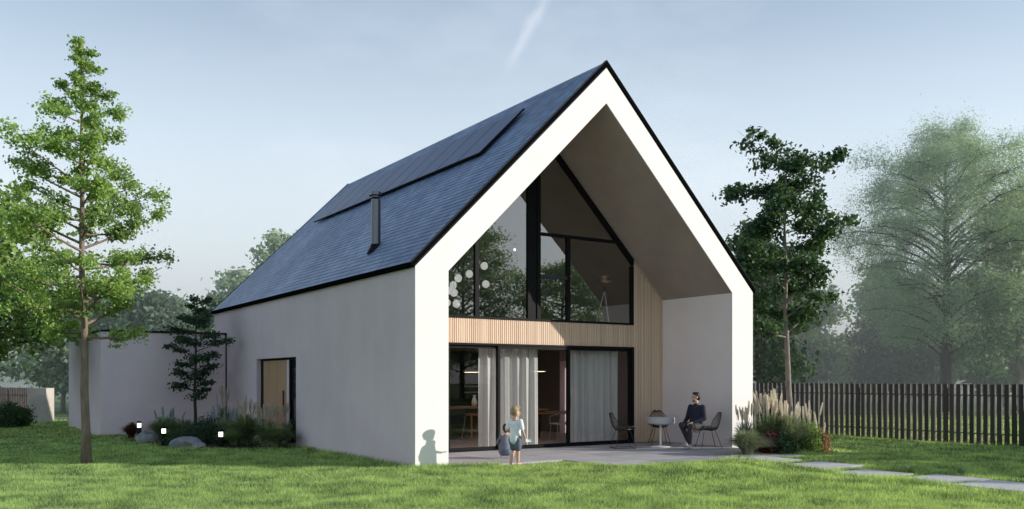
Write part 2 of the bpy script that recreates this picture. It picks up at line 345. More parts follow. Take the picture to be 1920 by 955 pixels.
# terrace floor and path slabs
def slabs(name, rects, m, z1, th, gap=.012):
    b = MB()
    for x0, x1, y0, y1 in rects: b.box(x0 + gap, x1 - gap, y0 + gap, y1 - gap, z1 - th, z1)
    return b.build(name, m, bevel=.006)
rects = []
ys = [-.40, .55, 1.5, 2.36]
xs = [.73, 1.93, 3.2, 4.46, 5.72, 6.98, 8.24, 8.53]
for j in range(3):
    for i in range(len(xs) - 1): rects.append((xs[i], xs[i + 1], ys[j], ys[j + 1]))
for j in (0, 1):
    for i in range(2, 6): rects.append((xs[i], xs[i + 1], -2.4 + j * 1.0, -1.4 + j * 1.0))
t = slabs('terrace', rects, M['terrace'], 0.0, .11); tag(t, kind='structure')
for i, (x0, x1, y0, y1) in enumerate(SLABS):
    cx, cy = (x0 + x1) / 2, (y0 + y1) / 2
    b = MB().box(x0 - cx, x1 - cx, y0 - cy, y1 - cy, -.09, 0)
    o = b.build('paving_slab', M['paver'], bevel=.008); o.location = (cx, cy, max(float(gz(cx, cy)) + .035, 0.0)); o.rotation_euler = (random.uniform(-.004, .004), random.uniform(-.004, .004), random.uniform(-.01, .01))
    lab = ['pale stone slab of the garden path nearest the terrace', 'pale path slab second from the terrace', 'pale path slab third from the terrace', 'pale path slab fourth from the terrace',
           'pale path slab fifth from the terrace', 'pale path slab sixth from the terrace', 'pale path slab seventh from the terrace', 'pale path slab farthest from the terrace'][i]
    tag(o, lab, 'paving slab', 'stepping slabs of the garden path')

# ------------------------------------------------------------------ the house
W, L_, EV, RI = 9.27, 14.35, 3.78, 8.415      # width, length, eaves, ridge
XI0, XI1, IEV, IAP, XM = .715, 8.545, 3.74, 7.65, 4.635
H = empty('house', (0, 0, 0), 0, 'modern white gabled house with blue slate roof and recessed glazed terrace front', 'house')
def ring(lb=-.12, rb=-.12):
    return [(0, lb), (0, EV), (XM, RI), (W, EV), (W, rb), (XI1, rb), (XI1, IEV), (XM, IAP), (XI0, IEV), (XI0, lb)]
def ringpart(b, y0, y1, lb=-.12, rb=-.12):
    """the pentagon shell as convex pieces so its end faces stay clean"""
    for poly in ([(0, lb), (0, EV), (XI0, IEV), (XI0, lb)], [(0, EV), (XM, RI), (XM, IAP), (XI0, IEV)],
                 [(XM, RI), (W, EV), (XI1, IEV), (XM, IAP)], [(W, EV), (W, rb), (XI1, rb), (XI1, IEV)]):
        n = len(poly)
        vs = [(x, y0, z) for x, z in poly] + [(x, y1, z) for x, z in poly]
        b.add(vs, [tuple(range(n)), tuple(range(2 * n - 1, n - 1, -1))])
    poly = ring(lb, rb); n = len(poly)
    vs = [(x, y0, z) for x, z in poly] + [(x, y1, z) for x, z in poly]
    b.add(vs, [(i, i + n, (i + 1) % n + n, (i + 1) % n) for i in range(n)])
b = MB()
ringpart(b, 0, 6.57)
for y0, y1, lb, rb in ((6.57, 6.62, 2.21, -.12), (6.62, 7.02, 2.21, 2.2), (7.02, 9.83, 2.21, -.12)): ringpart(b, y0, y1, lb, rb)
ringpart(b, 9.83, L_ - .1)
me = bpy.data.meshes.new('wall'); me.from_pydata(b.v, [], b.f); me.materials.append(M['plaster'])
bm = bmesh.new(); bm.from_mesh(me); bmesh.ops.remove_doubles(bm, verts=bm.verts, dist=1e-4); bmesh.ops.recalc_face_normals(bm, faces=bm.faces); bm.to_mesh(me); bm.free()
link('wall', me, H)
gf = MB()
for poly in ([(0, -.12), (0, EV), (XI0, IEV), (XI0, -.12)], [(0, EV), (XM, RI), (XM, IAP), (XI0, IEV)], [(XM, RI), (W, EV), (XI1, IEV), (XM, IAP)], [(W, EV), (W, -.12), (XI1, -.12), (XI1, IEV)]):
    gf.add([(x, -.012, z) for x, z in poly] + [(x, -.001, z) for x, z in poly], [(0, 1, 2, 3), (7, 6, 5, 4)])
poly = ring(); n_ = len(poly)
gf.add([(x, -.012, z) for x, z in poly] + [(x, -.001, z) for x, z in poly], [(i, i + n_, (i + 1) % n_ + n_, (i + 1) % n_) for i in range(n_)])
gf.build('gable_frame', M['front'], H)  # thin face carrying the lighter, sunlit copy of the wall render
bk = MB().prism([(0, -.12), (0, EV), (XM, RI), (W, EV), (W, -.12)], L_ - .098, L_); bk.build('rear_wall', M['plaster'], H)
# taupe soffit under the roof of the terrace, 4 mm proud of the shell
s = MB()
e = .004 * 1.414
for a, c in (((XI0, IEV), (XM, IAP)), ((XM, IAP), (XI1, IEV))):
    s.add([(a[0], .012, a[1] - e), (c[0], .012, c[1] - e), (c[0], 2.40, c[1] - e), (a[0], 2.40, a[1] - e)], [(0, 1, 2, 3)])
s.build('soffit', M['soffit'], H)
MB().add([(XI1 - .004, .012, 0), (XI1 - .004, 2.42, 0), (XI1 - .004, 2.42, IEV - .006), (XI1 - .004, .012, IEV - .006)], [(0, 1, 2, 3)]).build('porch_wall', M['porch'], H)  # thin sheet with the render's porch shade in its colour
# recessed timber wall behind the terrace: battens on a dark backing
YB = 2.43
def zsof(x): return IEV + min(x - XI0, XI1 - x)
bb = MB()
bb.box(7.535, XI1, YB + .035, YB + .16, 0, 3.04)
bb.prism([(7.535, 3.04), (7.535, zsof(7.535) - .01), (XI1, IEV - .01), (XI1, 3.04)], YB + .035, YB + .16)
bb.box(XI0, 7.535, YB + .035, YB + .16, 2.475, 3.04)
back = bb.build('cladding_backing', M['battenback'], H)
bt = MB(); x = XI0 + .005; pitch = .056
while x < XI1 - .01:
    z0 = 2.475 if x < 7.535 else 0.005
    z1 = 3.04 if x < 7.50 else zsof(x + .042) - .012
    bt.box(x, x + .041, YB, YB + .036, z0, z1); x += pitch
bt.build('timber_cladding', M['batten'], H)
# slate roof: every slate a thin tilted piece
def roof_slope(sign):
    b = MB(); rows = 44; cols = 70
    ux, uz = sign * math.sqrt(.5), math.sqrt(.5)       # up the slope
    nx, nz = -sign * math.sqrt(.5), math.sqrt(.5)      # out of the slope
    ex, ez = (-.03, 3.80) if sign > 0 else (W + .03, 3.80)
    length = math.hypot(XM + .03, XM + .03) + .015; rh = length / rows; cw = (L_ - .06) / cols
    vs = []; fs = []
    for i in range(rows):
        for j in range(-1 if i % 2 else 0, cols):
            y0 = .05 + (j + (.5 if i % 2 else 0)) * cw; y1 = min(y0 + cw * .975, L_ - .01); y0 = max(y0, .05)
            if y1 - y0 < .04: continue
            s0 = i * rh; s1 = min(s0 + rh * 1.25, length); o0 = .0755 + random.uniform(-.0015, .002); o1 = .067
            k = len(vs)
            for (s_, o_) in ((s0, o0), (s1, o1), (s0, o0 - .008)):
                for y in (y0, y1): vs.append((ex + ux * s_ + nx * o_, y, ez + uz * s_ + nz * o_))
            fs += [(k, k + 1, k + 3, k + 2), (k, k + 4, k + 5, k + 1)]
    b.add(vs, fs)
    # deck below
    d0, d1 = .0, .062
    b.add([(ex + nx * d0, .02, ez + nz * d0), (ex + ux * length + nx * d0, .02, ez + uz * length + nz * d0), (ex + ux * length + nx * d1, .02, ez + uz * length + nz * d1), (ex + nx * d1, .02, ez + nz * d1),
           (ex + nx * d0, L_, ez + nz * d0), (ex + ux * length + nx * d0, L_, ez + uz * length + nz * d0), (ex + ux * length + nx * d1, L_, ez + uz * length + nz * d1), (ex + nx * d1, L_, ez + nz * d1)],
          [(0, 1, 2, 3), (7, 6, 5, 4), (0, 4, 5, 1), (1, 5, 6, 2), (2, 6, 7, 3), (3, 7, 4, 0)])
    return b.build('roof', M['slate'], H)
rl = roof_slope(1); roof_slope(-1)
# black verge along both rakes, grey flashing line over it, eaves trim and ridge
q = .707
for sgn, xe in ((1, -.04), (-1, W + .04)):
    for (y0, y1) in ((-.026, .05), (L_, L_ + .03)):
        v = MB(); fl = MB()
        a = Vector((xe, 0, 3.785)); c = Vector((XM, 0, 3.785 + abs(XM - xe)))
        n = Vector((-sgn * q, 0, q))
        for mb, o0, o1 in ((v, .004, .082), (fl, .0825, .090)):
            mb.add([((XM, y, p.z + o * 1.414) if p is c else (p.x + n.x * o, y, p.z + n.z * o)) for y in (y0 - (.006 if mb is fl else 0), y1) for p, o in ((a, o0), (c, o0), (c, o1), (a, o1))],
                   [(0, 1, 2, 3), (7, 6, 5, 4), (0, 4, 5, 1), (1, 5, 6, 2), (2, 6, 7, 3), (3, 7, 4, 0)])
        v.build('verge_trim', M['trim'], H); fl.build('verge_flashing', M['seam'], H)
for x0, x1 in ((-.10, -.003), (W + .003, W + .10)):
    MB().box(x0, x1, -.016, L_, 3.765, 3.86).build('eaves_gutter', M['trim'], H, bevel=.01)
MB().prism([(XM - .13, RI - .03), (XM, RI + .135), (XM + .13, RI - .03)], .055, L_).build('ridge_cap', M['black'], H)
# solar panels in one row under the ridge
pw = 1.03
for k in range(10):
    y0 = 2.1 + k * (pw + .012)
    fr = MB(); sl0, sl1 = 2.80, 4.02
    def RP(x, y, o): return (x - q * o, y, 3.80 + .03 + x + q * o)
    def slabp(mb, xa, xb, ya, yb, o0, o1):
        mb.add([RP(xa, ya, o0), RP(xb, ya, o0), RP(xb, yb, o0), RP(xa, yb, o0), RP(xa, ya, o1), RP(xb, ya, o1), RP(xb, yb, o1), RP(xa, yb, o1)],
               [(3, 2, 1, 0), (4, 5, 6, 7), (0, 1, 5, 4), (1, 2, 6, 5), (2, 3, 7, 6), (3, 0, 4, 7)])
    slabp(fr, sl0, sl1, y0, y0 + pw, .13, .168)
    f_ = fr.build('solar_panel', M['black'], H)
    pn = MB(); slabp(pn, sl0 + .012, sl1 - .012, y0 + .014, y0 + pw - .014, .169, .173); pn.build('cell_face', M['panel'], f_)
# steel flue
ch = MB().tube([(.66, 3.22, 4.45), (.66, 3.22, 5.66)], .105, 20).build('chimney', M['steel'], H, smooth=False)
MB().tube([(.66, 3.22, 5.70), (.66, 3.22, 5.83)], .118, 20).build('cap', M['steel'], ch)
MB().tube([(.66, 3.22, 5.73), (.66, 3.22, 5.75)], .15, 20).build('cowl_ring', M['black'], ch)
MB().tube([(.66, 3.22, 5.60), (.66, 3.22, 5.73)], .075, 12).build('cowl_neck', M['black'], ch)
MB().lathe([(.20, 0), (.19, .05), (.125, .16), (.112, .22)], 20, (.66, 3.22, 4.44)).build('flashing', M['black'], ch)

# upper glazing
UW = []
def frame_obj(name, bars, parent=H, m='black'):
    b = MB()
    for x0, x1, z0, z1, y0, y1 in bars: b.box(x0, x1, y0, y1, z0, z1)
    return b.build(name, M[m], parent)
YF0, YF1 = YB - .03, YB + .075
uf = MB()
XR = 7.525
uf.box(XI0 + .002, XR, YF0, YF1, 3.042, 3.09)                                 # sill
uf.box(XR - .075, XR, YF0, YF1, 3.09, zsof(XR) - .20)
def rake(b, xa, xb, off0, off1, y0, y1):
    b.prism([(xa, zsof(xa) - off0), (xb, zsof(xb) - off0), (xb, zsof(xb) - off1), (xa, zsof(xa) - off1)], y0, y1)
rake(uf, XM, XR, .012, .175, YF0, YF1); rake(uf, XI0 + .01, XM, .012, .175, YF0, YF1)
fro = uf.build('window_frame', M['black'], H)
fm = MB(); fm.box(2.76, 2.86, YF0 + .004, YF1 - .004, 3.09, zsof(2.76) - .14); fm.build('mullion', M['black'], H)
fm = MB(); fm.box(4.22, 4.32, YF0 + .004, YF1 - .004, 3.09, zsof(4.22) - .14); fm.box(4.49, 4.59, YF0 + .004, YF1 - .004, 3.09, zsof(4.49) - .14); fm.box(4.32, 4.49, YF0 + .03, YF1 - .02, 3.09, zsof(4.32) - .14)
fm.build('mullion', M['black'], H)
fm = MB(); fm.box(5.38, 5.48, YF0 + .004, YF1 - .004, 3.09, 5.11); fm.build('mullion', M['black'], H)
fm = MB(); fm.box(4.59, 7.02, YF0 + .006, YF1 - .006, 5.11, 5.18); fm.build('transom', M['black'], H)
fm = MB(); fm.box(4.59, 5.38, YF0 + .01, YF1 - .006, 4.08, 4.17); fm.build('transom', M['seam'], H)
def pane(name, poly, parent=H, y=YB + .02, m='glass'):
    b = MB(); b.add([(x, y, z) for x, z in poly], [tuple(range(len(poly)))]); return b.build(name, M[m], parent)
pane('pane', [(XI0 + .01, 3.08), (2.77, 3.08), (2.77, zsof(2.77) - .1), (XI0 + .01, zsof(XI0) - .1)])
pane('pane', [(2.85, 3.08), (4.23, 3.08), (4.23, zsof(4.23) - .1), (2.85, zsof(2.85) - .1)])
pane('pane', [(4.58, 5.17), (XR - .6, 5.17), (XM, zsof(XM) - .1), (4.58, zsof(4.58) - .1)])
pane('pane', [(4.58, 4.16), (5.39, 4.16), (5.39, 5.12), (4.58, 5.12)]); pane('pane', [(4.58, 3.08), (5.39, 3.08), (5.39, 4.09), (4.58, 4.09)])
pane('pane', [(5.47, 3.08), (XR - .06, 3.08), (XR - .06, zsof(XR) - .15), (6.98, 5.12), (5.47, 5.12)])
# sliding doors
def slider(x0, x1, yo):
    d = MB(); y0, y1 = YB - .02 + yo, YB + .03 + yo
    d.box(x0, x1, y0, y1, .02, .085); d.box(x0, x1, y0, y1, 2.36, 2.43); d.box(x0, x0 + .06, y0, y1, .085, 2.36); d.box(x1 - .06, x1, y0, y1, .085, 2.36)
    o = d.build('sliding_door', M['black'], H)
    pane('pane', [(x0 + .05, .08), (x1 - .05, .08), (x1 - .05, 2.37), (x0 + .05, 2.37)], o, (y0 + y1) / 2, 'doorglass')
    MB().box(x1 - .05, x1 - .02, y0 - .035, y0 - .003, .9, 1.25).build('handle', M['black'], o)
slider(XI0 + .06, 2.1, 0); slider(2.06, 3.44, .055); slider(3.38, 5.48, 0); slider(5.42, 7.47, .055)
df = MB(); df.box(XI0 + .002, 7.53, YF0 - .01, YF1 + .07, -.02, .022); df.box(XI0 + .002, 7.53, YF0 - .01, YF1 + .07, 2.428, 2.474); df.box(7.468, 7.53, YF0 - .01, YF1 + .07, .022, 2.428); df.box(XI0 + .002, XI0 + .062, YF0 - .01, YF1 + .07, .022, 2.428)
df.build('door_frame', M['black'], H)
# interior shell
YR = 8.7
MB().box(XI0 + .003, XI1 - .003, 2.6, YR, -.05, .0).build('floor', M['intfloor'], H)
MB().box(XI0 + .003, XI1 - .003, 2.60, YR, 2.50, 3.035).build('mezzanine_floor', M['intwall'], H)
MB().prism([(XI0, 0), (XI0, IEV), (XM, IAP), (XI1, IEV), (XI1, 0)], YR, YR + .1).build('partition_wall', M['intwall'], H)
il = MB()
il.add([(XI1 - .004, 2.62, 0.0), (XI1 - .004, 6.62, 0.0), (XI1 - .004, 6.62, 2.5), (XI1 - .004, 2.62, 2.5)], [(0, 1, 2, 3)])
il.add([(XI1 - .004, 7.02, 0.0), (XI1 - .004, YR, 0.0), (XI1 - .004, YR, 2.5), (XI1 - .004, 7.02, 2.5)], [(0, 1, 2, 3)])
il.add([(XI1 - .004, 2.62, 3.04), (XI1 - .004, YR, 3.04), (XI1 - .004, YR, 3.74), (XI1 - .004, 2.62, 3.74)], [(0, 1, 2, 3)])
il.add([(XI0 + .004, 2.62, 0.0), (XI0 + .004, 6.5, 0.0), (XI0 + .004, 6.5, 3.74), (XI0 + .004, 2.62, 3.74)], [(0, 1, 2, 3)])
for a, c in (((XI0, IEV), (XM, IAP)), ((XM, IAP), (XI1, IEV))):
    il.add([(a[0], 2.62, a[1] - e), (c[0], 2.62, c[1] - e), (c[0], YR, c[1] - e), (a[0], YR, a[1] - e)], [(0, 1, 2, 3)])
il.build('interior_lining', M['intwall'], H)
# slim window in the far side wall, it shows daylight through the room
sw = MB(); sw.box(W - .12, W - .05, 6.625, 6.66, .02, 2.195); sw.box(W - .12, W - .05, 6.98, 7.015, .02, 2.195); sw.box(W - .12, W - .05, 6.66, 6.98, 2.15, 2.195)
so = sw.build('side_window', M['black'], H); MB().add([(W - .09, 6.66, 0), (W - .09, 6.98, 0), (W - .09, 6.98, 2.15), (W - .09, 6.66, 2.15)], [(0, 1, 2, 3)]).build('pane', M['doorglass'], so)
# side entrance: wooden sliding leaf between dark glazed strips, 12 cm back in the wall
ed = MB(); ed.box(.12, .20, 6.575, 6.63, .0, 2.205); ed.box(.12, .20, 9.53, 9.825, .0, 2.205); ed.box(.12, .20, 6.63, 9.53, 2.15, 2.205); ed.box(.12, .20, 7.36, 7.43, .0, 2.15)
eo = ed.build('entrance_frame', M['black'], H)
MB().box(.17, .18, 6.63, 7.36, 0, 2.15).build('glass_strip', mat('dark_glass', (.02, .022, .025), None, 2, .08), eo)
wl = MB().box(.105, .16, 7.60, 9.53, .0, 2.15).build('entrance_door', M['doorwood'], H, bevel=.004)
MB().box(.11, .155, 7.43, 7.597, .0, 2.15).build('door_edge', M['plaster2'], wl)
MB().box(.05, .08, 7.72, 7.75, .85, 1.35).build('handle', M['black'], wl)
MB().box(.02, .7, 6.59, 9.81, -.1, -.0).build('threshold', M['terrace'], H)
# inside furniture -------------------------------------------------------------
kc = empty('kitchen_cabinet', (0, 0, 0), 0, 'tall black kitchen units with a built-in oven seen through the left sliding door', 'kitchen unit')
for i in range(6):
    MB().box(3.0 + i * .66, 3.0 + i * .66 + .652, 8.02, 8.68, .08, 2.46).build('cabinet_door', M['intdark'], kc)
MB().box(3.0, 6.95, 8.06, 8.69, 0, .079).build('plinth', M['intdark'], kc)
ov = MB().box(5.65, 6.24, 8.0, 8.018, .95, 1.55).build('oven', M['black'], kc)
for z in (1.42, 1.24): MB().box(5.70, 6.18, 7.965, 7.985, z, z + .022).build('handle', M['white'], ov)
isl = empty('kitchen_island', (3.9, 6.4, 0), 0, 'dark kitchen island with an oak worktop, behind the left glass door', 'kitchen island')
MB().box(-1.2, .72, -.4, .4, 0, .84).build('body', M['intdark'], isl); MB().box(-1.25, 1.35, -.45, .45, .842, .885).build('worktop', M['oak'], isl)
MB().box(1.27, 1.32, -.40, .40, 0, .84).build('support_panel', M['oak'], isl)
vs_ = MB().lathe([(.05, 0), (.08, .05), (.085, .12), (.05, .22), (.035, .28), (.05, .31)], 16).build('vase', M['white'], smooth=True); vs_.location = (5.08, 6.35, .887); tag(vs_, 'pale ceramic vase standing on the oak worktop of the kitchen island', 'vase')
def stool(loc, label):
    r = empty('bar_stool', loc, .2, label, 'bar stool', 'bar stools at the kitchen island')
    MB().lathe([(.17, 0), (.19, .02), (.18, .045)], 16, (0, 0, .66)).build('seat', M['oak'], r)
    for sx in (-1, 1):
        for sy in (-1, 1): MB().tube([(sx * .19, sy * .19, 0), (sx * .12, sy * .12, .66)], .016, 8).build('leg', M['oak'], r)
    MB().tube([(.16 * math.cos(t), .16 * math.sin(t), .25) for t in [k * math.pi / 6 for k in range(13)]], .009, 6).build('foot_ring', M['oak'], r)
stool((4.62, 5.72, 0), 'round oak bar stool in front of the kitchen island, nearer the dark cabinet side'); stool((5.12, 5.82, 0), 'round oak bar stool at the open end of the kitchen island, beside the white curtain')
dt = empty('dining_table', (7.05, 5.1, 0), 0, 'long dining table with pale top and black legs behind the sliding doors', 'table')
MB().box(-1.0, 1.1, -.45, .45, .69, .735).build('tabletop', M['oak'], dt, bevel=.005)
for sx in (-.9, 1.0):
    for sy in (-.38, .38): MB().tube([(sx, sy, 0), (sx * .97, sy, .69)], .035, 8).build('leg', M['black'], dt)
bw = MB().lathe([(.06, 0), (.16, .03), (.24, .08), (.23, .085), (.15, .04), (.0, .02)], 20).build('bowl', M['oak'], smooth=True); bw.location = (6.45, 5.05, .737); tag(bw, 'shallow wooden bowl on the dining table', 'bowl')
def dchair(loc, rz, label):
    r = empty('dining_chair', loc, rz, label, 'chair', 'dining chairs at the long table')
    MB().box(-.23, .23, -.22, .22, .43, .465).build('seat', M['white'], r, bevel=.01)
    for sx in (-1, 1):
        for sy in (-1, 1): MB().tube([(sx * .24, sy * .23, 0), (sx * .2, sy * .19, .43)], .013, 6).build('leg', M['grey'], r)
        MB().tube([(sx * .24, .2, .43), (sx * .27, .12, .64), (sx * .25, -.2, .70)], .014, 6).build('armrest', M['grey'], r)
    MB().tube([(-.25, -.2, .70), (-.15, -.27, .76), (.15, -.27, .76), (.25, -.2, .70)], .018, 6).build('backrest', M['grey'], r)
    for sx in (-1, 1): MB().tube([(sx * .17, -.2, .45), (sx * .15, -.27, .76)], .01, 6).build('back_post', M['grey'], r)
dchair((6.55, 4.25, 0), -.15, 'pale armchair style dining chair nearest the glass at the long table')
dchair((7.5, 4.3, 0), .1, 'pale dining chair half behind the right curtain at the long table')
for x, y, z, lb in ((6.35, 5.05, 1.86, 'wooden disc pendant lamp hanging over the dining table'), (4.9, 6.2, 1.84, 'wooden disc pendant lamp hanging over the kitchen island')):
    r = empty('pendant_lamp', (x, y, z), 0, lb, 'pendant lamp'); MB().lathe([(.06, .07), (.22, .05), (.25, .02), (.24, 0), (.1, .01)], 24).build('lamp_shade', M['oak'], r); MB().tube([(0, 0, -.004), (0, 0, .0)], .2, 20).build('added_glow_disc', M['glowdisc'], r); MB().tube([(0, 0, .07), (0, 0, 2.50 - z)], .006, 6).build('cord', M['black'], r)  # glowing disc added below each shade to lift the dark room
def curtain(x0, x1, label):
    n = int((x1 - x0) / .012); xs_ = np.linspace(x0, x1, n); ph = np.cumsum(rng.uniform(.35, .95, n) * .42)
    y = .045 * np.sin(ph) + .012 * np.sin(ph * 2.3); rows = np.array([2.44, 1.6, .8, .02])
    Vv = np.stack([np.stack([xs_, 2.84 + y * (1 + .25 * k), np.full(n, z)], 1) for k, z in enumerate(rows)]).reshape(-1, 3); Vv[:, 0] -= (x0 + x1) / 2; Vv[:, 1] -= 2.84
    i, j = np.meshgrid(np.arange(3), np.arange(n - 1), indexing='ij'); k = (i * n + j).ravel()
    o = np_mesh('curtain', Vv, np.stack([k, k + 1, k + n + 1, k + n], 1), M['curtain']); o.data.shade_smooth(); o.location = ((x0 + x1) / 2, 2.84, 0); tag(o, label, 'curtain')
curtain(3.12, 4.80, 'sunlit sheer white curtain behind the middle of the sliding doors'); curtain(5.72, 7.40, 'shaded sheer curtain behind the right-hand sliding door')
# upstairs
cp = empty('cluster_pendant', (3.8, 4.5, 3.3), 0, 'cluster of lit white glass globes hanging in the upper window', 'pendant lamp')
for (px_, py_, y_) in ((908, 499, 4.5), (880, 514, 4.7), (859, 522, 4.4), (850, 535, 4.6), (851, 549, 4.3), (911, 533, 4.9), (856, 570, 4.5), (838, 568, 4.7), (893, 538, 5.2), (842, 545, 5.0)):
    dx, dy, dz = CA * (px_ - 960) / 1645 + SA, -SA * (px_ - 960) / 1645 + CA, (711 - py_) / 1645
    t_ = (y_ - CY) / dy; gx, gz_ = CX + t_ * dx, CZ + t_ * dz
    o = MB().ball((0, 0, 0), (.096, .096, .102), 14).build('globe', M['globe'], cp, smooth=True); o.location = (gx - 3.8, y_ - 4.5, gz_ - 3.3)
    MB().tube([(0, 0, .1), (0, 0, zsof(gx) - gz_ - .05)], .004, 5).build('cord', M['black'], o)
for x, z, lb in ((5.62, 5.15, 'small lit bulb on a cord, right of the two in the upper window'), (5.15, 5.05, 'small lit bulb on a cord, left of the two in the upper window')):
    r = empty('bulb_pendant', (x, 4.4, z), 0, lb, 'pendant lamp', 'bulb pendants in the upper room'); MB().ball((0, 0, 0), .035, 10).build('bulb', M['lampdim'], r); MB().tube([(0, 0, .03), (0, 0, .12)], .03, 10).build('socket', M['black'], r); MB().tube([(0, 0, .12), (0, 0, zsof(x) - z - .05)], .005, 5).build('cord', M['black'], r)
fl_ = empty('floor_lamp', (7.02, 2.98, 3.04), 0, 'tripod floor lamp with copper bowl shade in the upper window', 'floor lamp')
for a in (0.3, 2.4, 4.5): MB().tube([(.24 * math.cos(a), .24 * math.sin(a), 0), (.0, 0, .92)], .012, 6).build('leg', M['white'], fl_)
MB().tube([(0, 0, .88), (0, 0, 1.02)], .02, 8).build('stem', M['black'], fl_)
sh = MB().lathe([(.03, -.12), (.13, -.08), (.19, .02), (.20, .12), (.19, .12), (.17, .02), (.1, -.06), (.02, -.08)], 20).build('lamp_shade', mat('copper', (.45, .24, .14), None, 3, .35, metal=.7), fl_, smooth=True); sh.location = (0, 0, 1.15); sh.rotation_euler = (.5, -.25, 0)
MB().ball((0, 0, .05), .06, 10).build('bulb', mat('bulb_glass', (.5, .55, .45), None, 3, .1), sh, smooth=True)

# ------------------------------------------------------------------ garage annex
A = empty('garage_annex', (-3.59, 12.9, 0), 0, 'low flat-roofed pale annex joined to the far end of the house', 'annex')
MB().box(0, 3.588, 0, 7.4, -.12, 3.03).build('wall', M['plaster2'], A)
MB().box(-.03, 3.587, -.03, 7.43, 3.03, 3.085).build('roof_edge', M['black'], A)
MB().box(3.555, 3.584, -.03, -.004, 0, 3.03).build('downpipe', M['black'], A)

# ------------------------------------------------------------------ fences
def fence(name, x, y0, y1, h, pitch, w, dp, m, label):
    r = empty(name, (x, y0, 0), 0, label, 'fence'); b = MB(); y = 0
    while y < y1 - y0: e_ = random.uniform(-.006, .006); b.box(-dp / 2, dp / 2, y + e_, y + e_ + w, .0, h + random.uniform(-.008, .006)); y += pitch
    b.build('slat_panel', M[m], r, bevel=.004)
    rl_ = MB(); rl_.box(dp / 2 + .003, dp / 2 + .03, 0, y1 - y0, .25, .28); rl_.box(dp / 2 + .003, dp / 2 + .03, 0, y1 - y0, h - .3, h - .27); rl_.build('rail', M[m], r)
    yy = .05
    while yy < y1 - y0: MB().box(dp / 2 + .038, dp / 2 + .09, yy, yy + .05, -.1, h - .08).build('post', M[m], r); yy += 2.6
    return r
fence('slat_fence', 14.6, -15, 24, 1.52, .175, .112, .05, 'fence', 'dark vertical slat fence along the lawn, right of the house')
fl2 = fence('slat_fence', 0, 0, 9, 1.30, .20, .12, .06, 'fenceL', 'short brown slat fence ending at a beige pillar, beyond the annex')
fl2.location = P(62, 34.6); fl2.rotation_euler = (0, 0, R(14))
pl = MB().box(-.36, .36, -.3, .3, -.1, 1.30); pl = pl.build('gate_pillar', M['beige'], bevel=.01); pl.location = P(77, 34.2); pl.rotation_euler = (0, 0, R(-33)); tag(pl, 'beige rendered pillar at the end of the brown slat fence', 'pillar')
pth = MB().box(-9, 3, -.5, .5, -.1, .006).build('drive', M['paver']); pth.location = P(110, 37.5); pth.rotation_euler = (0, 0, R(-33)); tag(pth, kind='structure')

# ------------------------------------------------------------------ trees
def leaves_mesh(centers, n, size, aspect=.6, sig=(1, 1, .55), flat=.5, fold=True):
    """n leaf-sized faces spread round the cluster centres; centers = rows (x, y, z, radius)"""
    c = np.asarray(centers); wts = c[:, 3] ** 2; idx = rng.choice(len(c), n, p=wts / wts.sum())
    p = c[idx, :3] + rng.normal(0, 1, (n, 3)) * c[idx, 3:4] * np.array(sig) * .52
    nrm = rng.normal(0, 1, (n, 3)); nrm[:, 2] = nrm[:, 2] * (1 - flat) + flat * 1.6; nrm /= np.linalg.norm(nrm, axis=1)[:, None]
    a = rng.normal(0, 1, (n, 3)); u = np.cross(nrm, a); u /= np.linalg.norm(u, axis=1)[:, None]; w = np.cross(nrm, u)
    s = size * rng.uniform(.55, 1.25, n)[:, None]
    V = np.stack([p - u * s, p + w * s * aspect, p + u * s, p - w * s * aspect], 1)
    if fold: V[:, 1] += nrm * s * .35; V[:, 3] += nrm * s * .35
    return V.reshape(-1, 3), np.arange(4 * n).reshape(-1, 4)
